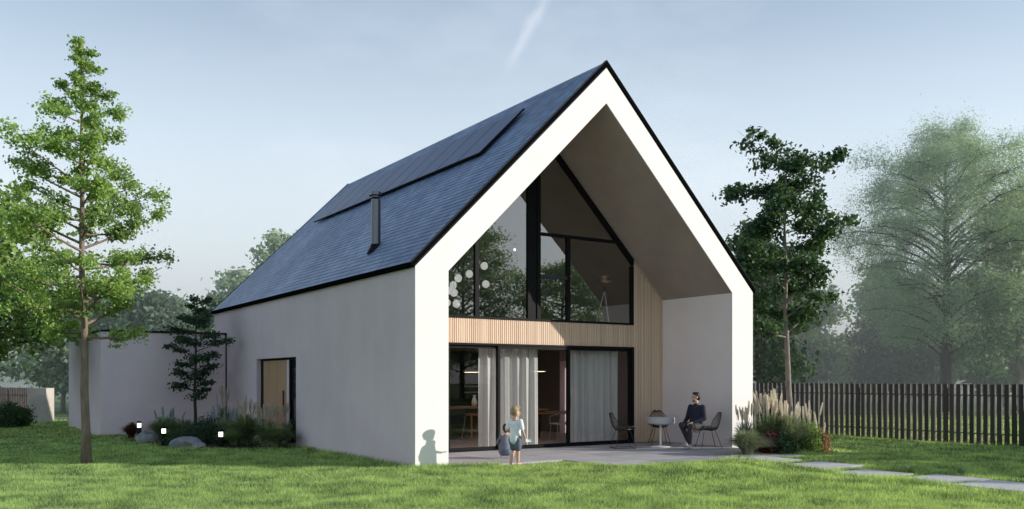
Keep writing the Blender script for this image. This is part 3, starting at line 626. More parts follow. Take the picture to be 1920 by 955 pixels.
def tree(name, loc, h, r0, crown0, prof, nb, nleaf, size, leaf, bark, label, cat='tree', group=None, rise=.25, cl=.32, seed=1, sig=(1, 1, .55), lean=(0, 0), sub=4, wob=.03, flat=.5, tipup=0.0, limbs=1.0, aspect=.6, rvar=0):
    rnd = random.Random(seed)
    root = empty(name, loc, 0, label, cat, group)
    tb = MB(); npt = 12; pts = []; rad = []
    wx, wy = 0, 0
    for i in range(npt):
        t = i / (npt - 1); wx += rnd.uniform(-wob, wob); wy += rnd.uniform(-wob, wob)
        pts.append(Vector((lean[0] * t + wx, lean[1] * t + wy, -.1 + t * (h * .965 + .1)))); rad.append(r0 * (1 - t) ** .85 * (1 + .35 * math.exp(-t * 40)) + .008)
    tb.tube(pts, rad, 10)
    def tp(z):
        f = max(0, min(.999, (z + .1) / (h * .965 + .1))) * (npt - 1); i = int(f); return pts[i].lerp(pts[i + 1], f - i), rad[i]
    cen = []
    ga = rnd.uniform(0, 6)
    for k in range(nb):
        t = (k + rnd.random() * .8) / nb; zb = crown0 + (h * .96 - crown0) * t
        ga += 2.4 + rnd.uniform(-.4, .4); ln = prof(t) * rnd.uniform(.62, 1.12)
        if ln < .12: ln = .12
        o, ro = tp(zb); d = Vector((math.cos(ga), math.sin(ga), 0))
        bp_ = []; br = []; nn = 5; rise_ = rise * (1 + rvar * rnd.uniform(-2.6, 2.8))
        for i in range(nn):
            s_ = i / (nn - 1); bp_.append(o + d * ln * s_ + Vector((rnd.uniform(-.05, .05) * ln * s_, rnd.uniform(-.05, .05) * ln * s_, ln * (rise_ * s_ + tipup * s_ * s_)))); br.append(max(.004, min(ro * .55, .02 + ln * .018) * limbs * (1 - s_ * .8)))
        tb.tube(bp_, br, 5, cap=False)
        m_ = max(1, int(round(sub * (.5 + ln))))
        for q_ in range(m_):
            s_ = rnd.uniform(.28, 1.0) if m_ > 1 else .8
            i = min(int(s_ * (nn - 1)), nn - 2); base_ = bp_[i].lerp(bp_[i + 1], s_ * (nn - 1) - i)
            side = Vector((-d.y, d.x, 0)) * rnd.uniform(-1, 1) * ln * .36 * (1.15 - .4 * s_) + Vector((0, 0, rnd.uniform(-.06, .14) * ln)) + d * rnd.uniform(0, .1) * ln
            tip = base_ + side
            tb.tube([base_, base_.lerp(tip, .5) + Vector((0, 0, .03)), tip], [br[i] * .5 + .002, br[i] * .35 + .002, .003], 4, cap=False)
            cen.append((*tip, cl * rnd.uniform(.55, 1.25) * (.55 + .45 * min(1, ln)))); cen.append((*base_.lerp(tip, .55), cl * rnd.uniform(.35, .7)))
    cen.append((*pts[-1], cl * .6))
    tb.build('trunk', M[bark], root, smooth=True)
    V_, F_ = leaves_mesh(cen, nleaf, size, aspect, sig, flat)
    np_mesh('crown', V_, F_, M[leaf], root)
    return root
def cone(w, top=.12, p=.8): return lambda t: w * ((1 - t) ** p * (1 - top) + top) * (1 - .35 * math.exp(-t * 9))
def oval(w, lo=.45): return lambda t: w * (lo + (1 - lo) * math.sin(math.pi * min(1, t * .9 + .12)) ** .8) * (1 if t < .8 else 1 - (t - .8) * 2.6)

tree('garden_tree', P(164, 17.3, -.03), 8.6, .080, 2.5, lambda t: (1.75 * (1 - t ** 1.8) + .10) * (.90 + .10 * math.sin(t * 27)) * (1 - .2 * math.exp(-t * 14)), 70, 31000, .040, 'leaf_bright', 'barklight', 'tall slim tree with bright green leaves standing on the lawn near the camera', rise=.12, cl=.165, seed=21, sig=(1.1, 1.1, .85), sub=3.4, rvar=1, lean=(-.12, .05), tipup=.12)
tree('broadleaf_tree', P(1481, 25, -.03), 8.5, .085, 2.75, lambda t: 2.35 * (.62 + .38 * math.sin(math.pi * min(1, t * .95 + .1))) * (.80 + .20 * math.sin(t * 31 + 1)) * (1 if t < .86 else 1 - (t - .86) * 2.8), 30, 14500, .075, 'leaf_dark', 'barkgrey', 'dark green leafy tree with a pale thin trunk, in front of the fence', rise=.42, cl=.31, seed=6, sig=(1.05, 1.05, .7), sub=3.0, rvar=.35, lean=(.1, .1), wob=.05)
tree('larch_tree', P(1778, 45), 14.7, .30, 2.6, lambda t: 5.3 * (.62 + .38 * math.sin(math.pi * min(1, t * 1.1))) * (1 - max(0, t - .72) * 2.4), 96, 170000, .066, 'leaf_pale', 'barkdark', 'very tall hazy pale green tree with drooping twigs beyond the fence', rise=.95, cl=.64, seed=8, sig=(.9, .9, 1.15), sub=2.4, tipup=-.62, limbs=.65, aspect=.3, flat=.0, wob=.06)
tree('ornamental_tree', P(367, 25.6, -.05), 4.2, .045, 1.05, oval(.88, .6), 24, 4800, .052, 'leaf_deepgreen', 'barkdark', 'small dark leafy tree growing against the annex wall', rise=.35, cl=.2, seed=3, sub=4, wob=.015)
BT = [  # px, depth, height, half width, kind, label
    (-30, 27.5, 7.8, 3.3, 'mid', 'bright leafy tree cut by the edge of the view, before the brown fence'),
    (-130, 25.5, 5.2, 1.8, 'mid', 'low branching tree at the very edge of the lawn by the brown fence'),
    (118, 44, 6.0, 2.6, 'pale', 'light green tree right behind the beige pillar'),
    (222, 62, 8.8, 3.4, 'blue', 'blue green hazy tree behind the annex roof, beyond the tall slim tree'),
    (285, 44, 6.0, 2.2, 'blue', 'hazy blue green tree rising above the middle of the annex roof'),
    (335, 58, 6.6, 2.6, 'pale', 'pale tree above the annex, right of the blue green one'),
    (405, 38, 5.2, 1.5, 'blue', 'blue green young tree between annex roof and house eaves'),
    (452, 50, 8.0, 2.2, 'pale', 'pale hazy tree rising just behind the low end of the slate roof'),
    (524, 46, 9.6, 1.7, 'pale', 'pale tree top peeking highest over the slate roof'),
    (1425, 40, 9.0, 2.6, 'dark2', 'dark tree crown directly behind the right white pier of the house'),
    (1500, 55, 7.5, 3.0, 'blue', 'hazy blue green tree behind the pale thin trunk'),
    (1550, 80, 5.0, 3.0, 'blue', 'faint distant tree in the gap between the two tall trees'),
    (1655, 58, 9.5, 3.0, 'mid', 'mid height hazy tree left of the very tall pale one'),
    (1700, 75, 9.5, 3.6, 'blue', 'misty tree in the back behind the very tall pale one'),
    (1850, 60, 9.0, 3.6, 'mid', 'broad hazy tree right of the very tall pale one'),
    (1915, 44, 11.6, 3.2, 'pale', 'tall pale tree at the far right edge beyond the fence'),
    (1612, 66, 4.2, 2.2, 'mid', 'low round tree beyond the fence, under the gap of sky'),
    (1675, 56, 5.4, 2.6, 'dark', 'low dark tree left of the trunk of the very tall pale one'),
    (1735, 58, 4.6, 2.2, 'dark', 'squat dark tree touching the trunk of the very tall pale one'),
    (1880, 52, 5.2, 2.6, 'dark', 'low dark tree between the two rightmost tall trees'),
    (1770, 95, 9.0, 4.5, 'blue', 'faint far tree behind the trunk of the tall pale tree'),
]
KIND = {'mid': ('leaf_mid', 'bark'), 'dark': ('leaf_deepgreen', 'barkdark'), 'dark2': ('leaf_dark', 'barkdark'), 'pale': ('leaf_pale', 'barkgrey'), 'blue': ('leaf_haze', 'barkdark')}
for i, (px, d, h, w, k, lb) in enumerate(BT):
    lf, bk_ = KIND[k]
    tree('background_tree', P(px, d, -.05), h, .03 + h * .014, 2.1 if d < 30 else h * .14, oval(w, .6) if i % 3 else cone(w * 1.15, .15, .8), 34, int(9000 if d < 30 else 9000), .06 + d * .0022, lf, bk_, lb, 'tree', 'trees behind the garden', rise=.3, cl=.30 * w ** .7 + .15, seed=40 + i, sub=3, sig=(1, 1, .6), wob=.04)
# trees behind the viewer: they show in the window glass
far_labels = ['tall tree across the lawn mirrored in the upper glass', 'broad tree across the lawn mirrored in the right panes', 'slim tree across the lawn mirrored low in the glass', 'tree across the lawn behind the viewer', 'last tree of the row across the lawn']
for i, (x, y, h, w) in enumerate(((31, -47, 16, 5), (44, -50, 13, 6), (23, -52, 12, 4.5), (56, -46, 14, 6), (70, -45, 13, 6))):
    tree('background_tree', (x, y, -.05), h, .26, 2.2, oval(w, .6), 60, 26000, .13, 'leaf_pale', 'bark', far_labels[i], 'tree', 'trees across the lawn', rise=.35, cl=.95, seed=80 + i, sub=2)
# distant woods as one mass
cs = []
for k in range(900):
    d = random.uniform(120, 190); px = random.uniform(-500, 2500); hh = 4.2 + 2.4 * math.sin(px * .011) + 1.6 * math.sin(px * .037 + 1); x, y, _ = P(px, d)
    for z in (1.2, 3.2, 5.2, 7.4):
        if z < hh + 1.5 + random.random() * 1.5: cs.append((x + random.uniform(-1, 1), y, z + random.uniform(-.5, .8), 2.2))
V_, F_ = leaves_mesh(cs, 60000, .42, .7, (1, 1, .8)); o = np_mesh('distant_woods', V_, F_, M['leaf_haze']); tag(o, 'misty far-off woods along the horizon behind the garden', 'woods', kind='stuff')

# ------------------------------------------------------------------ beds and plants
def bush_part(n, rx, ry, rz_, size, seedc=60, flat=.2):
    c = []
    for k in range(seedc):
        a = random.uniform(0, 6.28); e_ = math.asin(random.uniform(.0, 1)); r_ = random.uniform(.55, .95)
        c.append((rx * r_ * math.cos(a) * math.cos(e_), ry * r_ * math.sin(a) * math.cos(e_), rz_ * (r_ * math.sin(e_) * .95 + .05), .22 * min(rx, ry, rz_) + .05))
    return leaves_mesh(c, n, size, .5, (1, 1, 1), flat)
def shrub(loc, rx, ry, h, leaf, label, n=4000, size=.035, name='shrub', rz=0, group=None):
    r = empty(name, loc, rz, label, 'shrub', group); V_, F_ = bush_part(n, rx, ry, h, size); np_mesh('foliage', V_, F_, M[leaf], r)
    s_ = MB()
    for k in range(7):
        a = k * .9; s_.tube([(0.02 * math.cos(a), .02 * math.sin(a), -.05), (rx * .5 * math.cos(a), ry * .5 * math.sin(a), h * .6)], [.012, .005], 5)
    s_.build('stem', M['barkdark'], r); return r
def arching(n, h, spread, w, seg=4):
    """arching blades from one root: quads strips"""
    a = rng.uniform(0, 2 * np.pi, n); sp = spread * np.sqrt(rng.uniform(.02, 1, n)); hh = h * rng.uniform(.6, 1.05, n) * (1 - .35 * (sp / spread) ** 2)
    r0 = rng.uniform(0, .08, n) * spread * 2; wa = a + np.pi / 2 + rng.normal(0, .5, n); rows = []
    for i in range(seg + 1):
        t = i / seg; rr = r0 + sp * t ** 1.7; z = hh * (np.sin(min(t * 1.25, 1.57) * 1.0) if t < .8 else 1.0 * np.sin(1.0)) ; z = hh * (1.9 * t - .95 * t * t * (1 + .25 * sp / spread)); ww = w * (1 - t) ** .7 * .5 + .0006
        for s_ in (-1, 1): rows.append(np.stack([rr * np.cos(a) + s_ * ww * np.cos(wa), rr * np.sin(a) + s_ * ww * np.sin(wa), z], 1))
    V_ = np.stack(rows, 1).reshape(-1, 3); k = np.arange(n)[:, None] * (2 * seg + 2)
    F_ = np.concatenate([k + np.array([[2 * i, 2 * i + 1, 2 * i + 3, 2 * i + 2]]) for i in range(seg)])
    return V_, F_
def plume_mesh(length, rad, m):
    n = 420; t = rng.random(n); r_ = rad * np.sin(np.pi * np.clip(t * .9 + .08, 0, 1)) * rng.uniform(.3, 1, n); a = rng.uniform(0, 6.28, n)
    p = np.stack([r_ * np.cos(a), r_ * np.sin(a), t * length], 1); u = np.stack([np.cos(a) * .5, np.sin(a) * .5, np.full(n, 1.2)], 1); w = np.stack([-np.sin(a), np.cos(a), np.zeros(n)], 1)
    V_ = np.stack([p - w * .004, p + w * .004, p + u * .032], 1).reshape(-1, 3)
    me = bpy.data.meshes.new('plume'); V_ = V_.tolist(); F_ = [(3 * i, 3 * i + 1, 3 * i + 2) for i in range(n)]
    b = MB(); b.add(V_, F_); b.tube([(0, 0, -.75), (0, 0, length * .9)], [.0035, .002], 4); me.from_pydata(b.v, [], b.f); me.materials.append(M[m]); return me
PL = {k: [plume_mesh(random.uniform(.2, .3), random.uniform(.015, .024), k) for _ in range(3)] for k in ('plume', 'plumetan', 'plumeblue')}
def clump(loc, h, spread, n, leaf, label, plumes=0, pk='plume', ph=None, w=.010, group=None, psp=.6):
    h *= 1.2; n = int(n * 1.7); w *= 2.3; spread *= 1.22; ph = ph * 1.1 if ph else None
    r = empty('ornamental_grass', loc, random.uniform(0, 6), label, 'ornamental grass', group); V_, F_ = arching(n, h, spread, w); np_mesh('foliage', V_, F_, M[leaf], r)
    ph = ph or h * 1.15
    plumes = int(plumes * 1.5)
    for k in range(plumes):
        o = link('plume', random.choice(PL[pk]), r); a = random.uniform(0, 6.28); s_ = random.uniform(.1, 1) * spread * psp; o.location = (s_ * math.cos(a), s_ * math.sin(a), ph * random.uniform(.78, 1.05) - .22)
        tl = s_ / ph * .7; o.rotation_euler = (random.uniform(-.1, .1) - tl * math.sin(a), random.uniform(-.1, .1) + tl * math.cos(a), 0); o.scale = (1, 1, random.uniform(.85, 1.2))
    return r
def bed(name, pts, loc):
    b = MB(); n = len(pts); c = (sum(p[0] for p in pts) / n, sum(p[1] for p in pts) / n)
    vs = [(c[0], c[1], .03)] + [(p[0], p[1], -.03) for p in pts]; b.add(vs, [(0, i + 1, (i + 1) % n + 1) for i in range(n)]); o = b.build(name, M['soil']); o.location = loc; tag(o, kind='structure')
bed('garden_bed', [(-.1, 6.4), (-.9, 6.35), (-1.9, 6.9), (-2.5, 7.7), (-2.8, 9.0), (-3.1, 10.4), (-3.2, 11.5), (-2.6, 12.6), (-.2, 12.8)], (0, 0, 0))
bed('garden_bed', [(7.0, -1.2), (7.2, -1.75), (8.2, -2.0), (9.5, -2.05), (10.3, -1.4), (10.5, -.4), (9.6, .3), (9.4, .1), (9.3, -.2), (8.5, -.3)], (0, 0, 0))
GL = 'ornamental grasses in the left bed'
clump(P(310, 24.0), .62, .62, 900, 'blade', 'dark grass clump with bluish plumes behind the bollard lights', 9, 'plumeblue', .78, group=GL)
clump(P(345, 25.2), .5, .5, 600, 'blade', 'plain low grass clump at the foot of the small tree', group=GL)
clump(P(422, 23.6), .62, .5, 500, 'bladeblue', 'blue grey grass clump with tall pale plumes in the wall corner', 9, 'plumeblue', .85, group=GL)
clump(P(421, 25.8), .9, .35, 200, 'blade', 'slender clump whose high plumes stand before the wall corner', 7, 'plumetan', 1.22, group=GL)
clump(P(462, 22.4), .74, .62, 1100, 'blade', 'big dark grass clump with tan plumes left of the entrance', 16, 'plumetan', .98, group=GL)
clump(P(500, 22.0), .66, .45, 500, 'blade', 'grass clump with a dense crest of tan plumes before the wooden door', 20, 'plumetan', .92, group=GL)
clump(P(517, 21.5), .48, .50, 1500, 'blade', 'low rounded grass mound at the near end of the entrance bed', w=.007, group=GL)
clump(P(440, 21.9), .42, .42, 700, 'blade', 'low fine grass behind the rightmost bollard light', w=.007, group=GL)
clump(P(540, 22.6), .62, .3, 150, 'blade', 'thin clump with leaning plumes at the door edge', 4, 'plumetan', .86, group=GL, psp=1.0)
clump(P(246, 24.6), .42, .30, 260, 'leaf_red', 'dark red spiky plant at the outer end of the bed', w=.02)
shrub(P(393, 22.6), .72, .5, .50, 'leaf_deepgreen', 'flat dark green dwarf pine between the boulder and the grasses', 9000, .03)
shrub(P(395, 24.0), .62, .5, .62, 'leaf_deepgreen', 'dark mounded shrub behind the dwarf pine', 5000, .03)
shrub(P(330, 22.5), .4, .3, .30, 'leaf_dark', 'small green shrub between the two boulders', 2500, .03)
shrub(P(12, 31), .9, .8, .75, 'leaf_dark', 'clipped dark green bush before the brown slat fence', 6000, .05)
def boulder(loc, s, label, seed):
    bm = bmesh.new(); bmesh.ops.create_icosphere(bm, subdivisions=4, radius=1); rr = random.Random(seed); ps = [(Vector((rr.uniform(-1, 1), rr.uniform(-1, 1), rr.uniform(-1, 1))).normalized(), rr.uniform(.6, .95)) for _ in range(16)]
    for v_ in bm.verts:
        for n_, d_ in ps:
            k = v_.co.dot(n_) - d_
            if k > 0: v_.co -= n_ * k * .85
        v_.co = Vector((v_.co.x * s[0], v_.co.y * s[1], v_.co.z * s[2]))
    me = bpy.data.meshes.new('boulder'); bm.to_mesh(me); bm.free(); me.materials.append(M['stone']); me.shade_smooth(); o = link('boulder', me); o.location = loc; tag(o, label, 'boulder', 'boulders in the left bed'); return o
boulder(P(350, 21.9, .02), (.42, .32, .20), 'larger grey boulder at the front of the left bed', 2)
boulder(P(276, 23.6, .03), (.32, .28, .26), 'smaller grey boulder beside the leftmost bollard light', 4)
boulder(P(372, 21.7, .0), (.2, .16, .12), 'low brownish stone in front of the dwarf pine', 6)
def bollard(loc, label, h=.46):
    r = empty('bollard_light', loc, 0, label, 'bollard light', 'bollard lights in the left bed')
    MB().tube([(0, 0, -.1), (0, 0, h - .17)], .060, 20).build('post', M['black'], r, bevel=.003)
    MB().tube([(0, 0, h - .168), (0, 0, h - .052)], .050, 20).build('light_ring', M['lamp'], r)
    MB().tube([(0, 0, h - .05), (0, 0, h)], .060, 20).build('cap', M['black'], r, bevel=.003)
bollard(P(261, 23.9), 'black bollard light beside the red spiky plant, farthest from the entrance', .50); bollard(P(307, 22.3), 'black bollard light standing clear between the two boulders', .44); bollard(P(414, 21.6), 'black bollard light tucked in grass nearest the entrance', .40)
GR = 'ornamental grasses by the right pier'
clump(P(1402, 19.2), .52, .50, 1800, 'bladeblue', 'rounded fine grass mound nearest the terrace corner', w=.006, group=GR)
clump(P(1398, 20.2), .72, .35, 250, 'bladeblue', 'clump with pale plumes in front of the white pier', 12, 'plume', .92, group=GR)
clump(P(1446, 20.2), .85, .50, 900, 'blade', 'tall clump with a crest of cream plumes before the fence', 30, 'plume', 1.16, group=GR)
clump(P(1480, 20.0), .82, .48, 1200, 'bladeblue', 'middle blue green clump with a few white plumes', 7, 'plume', 1.02, group=GR)
clump(P(1515, 20.6), .70, .42, 700, 'blade', 'clump with thin upright white plumes on the fence side', 6, 'plume', .95, group=GR)
clump(P(1535, 20.3), .5, .3, 300, 'leaf_russet', 'russet orange grass at the outer tip of the right bed', 2, 'plume', .72, w=.014, group=GR)
shrub(P(1447, 19.7), .3, .25, .45, 'leaf_red', 'dark red leafy shrub among the right grasses', 2500, .03)
shrub(P(1472, 19.6), .36, .28, .42, 'leaf_dark', 'low dark green shrub before the middle clump', 3000, .03)
shrub(P(1518, 20.2), .42, .36, .58, 'leaf_mid', 'rounded green shrub beside the russet grass', 5000, .03)
shrub(P(1540, 20.1), .18, .16, .42, 'leaf_russet', 'small orange brown twiggy shrub at the end of the right bed', 1500, .03)
# weeds along the path
for i, (px, d) in enumerate(((1705, 15.6), (1800, 15.3), (1385, 17.9))):
    clump(P(px, d, -.03), .17, .16, 40, 'blade', ['loose weed tuft beside the path beyond its middle', 'weed tuft near the outer end of the path', 'weed tuft at the first path slab'][i], w=.005)
# unseen shrubs added beyond the fence, towards the sun, to shade the far lawn
for i in range(10):
    shrub((16.3 + random.uniform(-.3, .3), -5.6 - i * 1.3, -.05), .95, .95, (1.7 if i < 2 else 3.5) + random.uniform(-.2, .35), 'leaf_dark', 'unseen shrub added beyond the dark fence to shade the lawn', 15000, .085, group='unseen shrubs added to shade the far lawn')

# ------------------------------------------------------------------ terrace furniture
def wire_chair(loc, rz, label, base='legs'):
    """shell chair facing +y"""
    r = empty('wire_chair', loc, rz, label, 'chair', 'black wire chairs on the terrace')
    prof = [(.24, .435, .20), (.17, .445, .235), (.05, .425, .25), (-.08, .41, .25), (-.17, .43, .245), (-.235, .50, .235), (-.275, .60, .215), (-.31, .72, .175), (-.335, .80, .12), (-.345, .835, .05)]
    def pt(i, s_):
        y, z, w = prof[i]; return (w * s_, y + (abs(s_) ** 2) * (.05 if i > 4 else 0), z + (abs(s_) ** 2.2) * (.09 if i < 7 else .02))
    b = MB(); S = [k / 8 for k in range(-8, 9)]
    for s_ in S: b.tube([pt(i, s_) for i in range(len(prof))], .0045 if abs(s_) < 1 else .008, 5)
    for i in range(len(prof)): b.tube([pt(i, s_) for s_ in S], .0045 if 0 < i < len(prof) - 1 else .008, 5)
    for i in range(len(prof) - 1):
        a = [tuple((pt(i, s_)[k] + pt(i + 1, s_)[k]) / 2 for k in range(3)) for s_ in S]; b.tube(a, .0035, 4)
    b.build('seat_shell', M['chair'], r)
    p = MB(); p.lathe([(.17, 0), (.2, .012), (.2, .03), (.17, .042)], 20, (0, .02, .432)); p.build('seat_pad', M['chair'], r, smooth=True)
    if base == 'legs':
        for sx in (-1, 1):
            for sy, ty in ((.14, .24), (-.14, -.27)): MB().tube([(sx * .13, sy, .415), (sx * .24, ty, 0)], .008, 6).build('leg', M['chair'], r)
    else:
        for sx in (-1, 1): MB().tube([(sx * .13, .14, .415), (sx * .23, .25, .012), (sx * .23, -.25, .012), (sx * .13, -.14, .415)], .008, 6).build('leg', M['chair'], r)
        MB().tube([(-.23, -.25, .012), (.23, -.25, .012)], .008, 6).build('stretcher', M['chair'], r)
        MB().tube([(-.23, .25, .012), (.23, .25, .012)], .008, 6).build('stretcher', M['chair'], r)
    return r
wire_chair((6.15, 1.22, 0), R(-112), 'black wire chair on a sled base in front of the sliding door', 'sled')
wire_chair((7.78, 1.72, 0), R(148), 'black wire chair half hidden behind the round table')
wire_chair((7.90, .16, 0), R(64), 'black wire chair on which the man in navy sits')
tb_ = empty('round_table', (7.21, 1.06, 0), 0, 'round light grey terrace table on one slim white column', 'table')
MB().lathe([(.32, .56), (.345, .58), (.345, .70), (.335, .715)], 40).build('tabletop', M['grey'], tb_)
MB().tube([(0, 0, .02), (0, 0, .56)], .028, 14).build('leg', M['white'], tb_, smooth=True); MB().lathe([(.24, 0), (.24, .012), (.05, .03)], 32).build('base', M['white'], tb_)

# ------------------------------------------------------------------ people
def organic(name, caps, balls, m, parent, voxel=.01, it=4):
    """tapered limbs and rounded volumes merged into one continuous skin"""
    b = MB()
    for p0, r0, p1, r1 in caps:
        p0, p1 = Vector(p0), Vector(p1); k = 6
        b.tube([p0.lerp(p1, i / k) for i in range(k + 1)], [r0 + (r1 - r0) * i / k for i in range(k + 1)], 14)
        b.ball(p0, r0, 10); b.ball(p1, r1, 10)
    for c, r in balls: b.ball(c, r, 16)
    o = b.build(name, m, None)
    md = o.modifiers.new('r', 'REMESH'); md.mode = 'VOXEL'; md.voxel_size = voxel
    sm = o.modifiers.new('s', 'SMOOTH'); sm.iterations = it; sm.factor = .5
    dg = bpy.context.evaluated_depsgraph_get(); me = bpy.data.meshes.new_from_object(o.evaluated_get(dg)); me.name = name
    me.shade_smooth(); old = o.data; o.modifiers.clear(); o.data = me; bpy.data.meshes.remove(old)
    if not me.materials: me.materials.append(m)
    o.parent = parent; return o
def chain(pts): return [(pts[i][0], pts[i][1], pts[i + 1][0], pts[i + 1][1]) for i in range(len(pts) - 1)]
def head(c, yaw, s, pitch=0):
    """capsules and balls of a head of height .23*s at c, facing +y turned by yaw"""
    Mx = Matrix.Rotation(yaw, 3, 'Z') @ Matrix.Rotation(pitch, 3, 'X'); c = Vector(c)
    f = lambda x, y, z: tuple(c + Mx @ (Vector((x, y, z)) * s))
    balls = [(f(0, -.012, .028), (.078 * s, .09 * s, .088 * s)), (f(0, .022, -.035), (.058 * s, .062 * s, .075 * s)), (f(0, .05, -.085), (.03 * s, .028 * s, .024 * s))]
    caps = [(f(0, .088, .012), .010 * s, f(0, .104, -.018), .015 * s), (f(-.022, .082, -.054), .009 * s, f(.022, .082, -.054), .009 * s)]
    for sx in (-1, 1): caps.append((f(sx * .076, -.008, .01), .012 * s, f(sx * .08, -.004, -.025), .012 * s))
    eyes = [f(sx * .03, .083, .012) for sx in (-1, 1)]
    return caps, balls, eyes, f
def hand(c, d, up, s, curl=.4):
    """palm and five unequal bent fingers; c wrist, d pointing direction, up = back of hand"""
    c, d, up = Vector(c), Vector(d).normalized(), Vector(up).normalized(); x = d.cross(up).normalized(); up = x.cross(d)
    caps = [(c, .024 * s, c + d * .05 * s, .022 * s)]
    for k in range(4): caps.append((c + d * .02 * s + x * (k - 1.5) * .012 * s, .015 * s, c + d * .075 * s + x * (k - 1.5) * .020 * s, .013 * s))
    for k, ln in enumerate((.062, .074, .070, .054)):
        a = c + d * .08 * s + x * (k - 1.5) * .0205 * s; b_ = a + (d - up * curl * .6).normalized() * ln * .5 * s; e_ = b_ + (d * .8 - up * curl * 1.6).normalized() * ln * .5 * s
        caps += [(a, .0095 * s, b_, .0088 * s), (b_, .0088 * s, e_, .0072 * s)]
    a = c + d * .025 * s - x * .026 * s; b_ = a + (d * .6 - x * .9 - up * .3).normalized() * .038 * s; caps += [(a, .013 * s, b_, .0105 * s), (b_, .0105 * s, b_ + (d * .9 - up * .4).normalized() * .03 * s, .0085 * s)]
    return caps
def foot(a, d, s):
    a, d = Vector(a), Vector(d).normalized()
    return [(a, .034 * s, a + d * .02 * s - Vector((0, 0, .045 * s)), .034 * s), (a - d * .03 * s - Vector((0, 0, .045 * s)), .03 * s, a + d * .13 * s - Vector((0, 0, .055 * s)), .026 * s)]
# man, seated, local +y is where he faces
man = empty('person', (7.62, .26, 0), R(94), 'man in a navy jumper and dark trousers sitting at the terrace table', 'person')
hc, hb, he, hf = head((0.0, .03, 1.215), R(-26), 1.0)
sh_l, sh_r = (-.19, -.01, .985), (.19, -.01, .985)
kl, kr = (-.17, .42, .53), (.15, .36, .56); al, ar = (-.10, .36, .12), (.13, .14, .16)
wl_, wr_ = (-.13, .30, .62), (.20, .22, .60); el_l, el_r = (-.27, .03, .72), (.28, .0, .72)
body = hc + chain([((0, 0, 1.0), .055), ((0, .015, 1.13), .05)]) + chain([((0, 0, .50), .14), ((0, -.01, .75), .125), ((0, 0, .95), .12)]) + \
    chain([(sh_l, .05), (el_l, .042), (wl_, .027)]) + chain([(sh_r, .05), (el_r, .042), (wr_, .027)]) + hand(wl_, (.25, .9, -.15), (0, .2, 1), .95) + hand(wr_, (-.3, .8, -.4), (0, .3, 1), .95) + \
    chain([((-.09, 0, .52), .075), (kl, .055), (al, .036)]) + chain([((.09, 0, .52), .075), (kr, .055), (ar, .036)])
organic('body', body, hb, M['skin'], man, .0095, 3)
sw_ = chain([((0, 0, .56), .15), ((0, -.01, .76), .142), ((0, 0, .93), .135)]) + [((-.1, -.005, .95), .09, (.1, -.005, .95), .09), ((-.14, 0, .9), .07, (-.10, 0, .62), .09), ((.14, 0, .9), .07, (.10, 0, .62), .09)] + chain([(sh_l, .066), (el_l, .056), (tuple(Vector(el_l).lerp(Vector(wl_), .88)), .040)]) + chain([(sh_r, .066), (el_r, .056), (tuple(Vector(el_r).lerp(Vector(wr_), .88)), .040)]) + [((0, 0, 1.0), .075, (0, .006, 1.045), .062)]
organic('jumper', sw_, [], M['navy'], man, .012, 3)
tr_ = [((-.08, -.02, .53), .12, (.08, -.02, .53), .12)] + chain([((-.09, 0, .53), .095), (kl, .07), (tuple(Vector(kl).lerp(Vector(al), .92)), .052)]) + chain([((.09, 0, .53), .095), (kr, .07), (tuple(Vector(kr).lerp(Vector(ar), .92)), .052)])
organic('trousers', tr_, [], M['darktrouser'], man, .012, 3)
for a, d in ((al, (-.1, 1, 0)), (ar, (.1, 1, 0))): organic('shoe', [(Vector(a) + Vector((0, 0, -.03)), .042, Vector(a) + Vector((0, -.01, -.07)), .042)] + [(Vector((a[0], a[1] - .04, a[2] - .075)), .038, Vector((a[0] + d[0] * .16, a[1] + .17, a[2] - .085)), .034)], [], M['shoe'], man, .01, 2)
organic('hair', [], [(hf(0, -.024, .048), (.083, .094, .083)), (hf(0, -.05, .005), (.078, .07, .085)), (hf(0, .03, .098), (.055, .05, .028))], M['hairdark'], man, .010, 2)
for p_ in he: MB().ball(p_, .009, 8).build('eye', M['eye'], man)
organic('beard', [(hf(-.045, .04, -.075), .016, hf(0, .066, -.10), .022), (hf(0, .066, -.10), .022, hf(.045, .04, -.075), .016), (hf(-.02, .087, -.038), .006, hf(.02, .087, -.038), .006)], [], M['stubble'], man, .006, 1)
# standing child, height 1.12
zc = float(gz(1.6, -1.01)) + .02
kid = empty('person', (1.60, -1.01, zc), R(-62), 'small fair-haired child in a white T-shirt and denim shorts standing at the terrace edge', 'person')
hc, hb, he, hf = head((0.0, .015, 1.005), R(-38), .92, R(-8))
s_l, s_r = (-.115, 0, .835), (.115, 0, .835); e_l, e_r = (-.17, -.04, .66), (.175, -.03, .655); w_l, w_r = (-.14, .12, .60), (.19, .05, .51)
k_l, k_r = (-.065, .06, .29), (.06, .0, .29); a_l, a_r = (-.07, -.05, .065), (.065, -.01, .065)
body = hc + chain([((0, 0, .83), .04), ((0, .008, .93), .036)]) + chain([((0, 0, .52), .088), ((0, .01, .66), .08), ((0, 0, .80), .078)]) + chain([(s_l, .033), (e_l, .027), (w_l, .018)]) + chain([(s_r, .033), (e_r, .027), (w_r, .018)]) + hand(w_l, (.1, 1, .1), (0, 0, 1), .6) + hand(w_r, (.05, .25, -1), (1, 0, 0), .6) + \
    chain([((-.055, 0, .50), .062), (k_l, .042), (a_l, .027)]) + chain([((.055, 0, .50), .062), (k_r, .042), (a_r, .027)]) + foot(a_l, (-.1, 1, 0), .72) + foot(a_r, (.15, 1, 0), .72)
organic('body', body, hb, M['skin'], kid, .0075, 3)
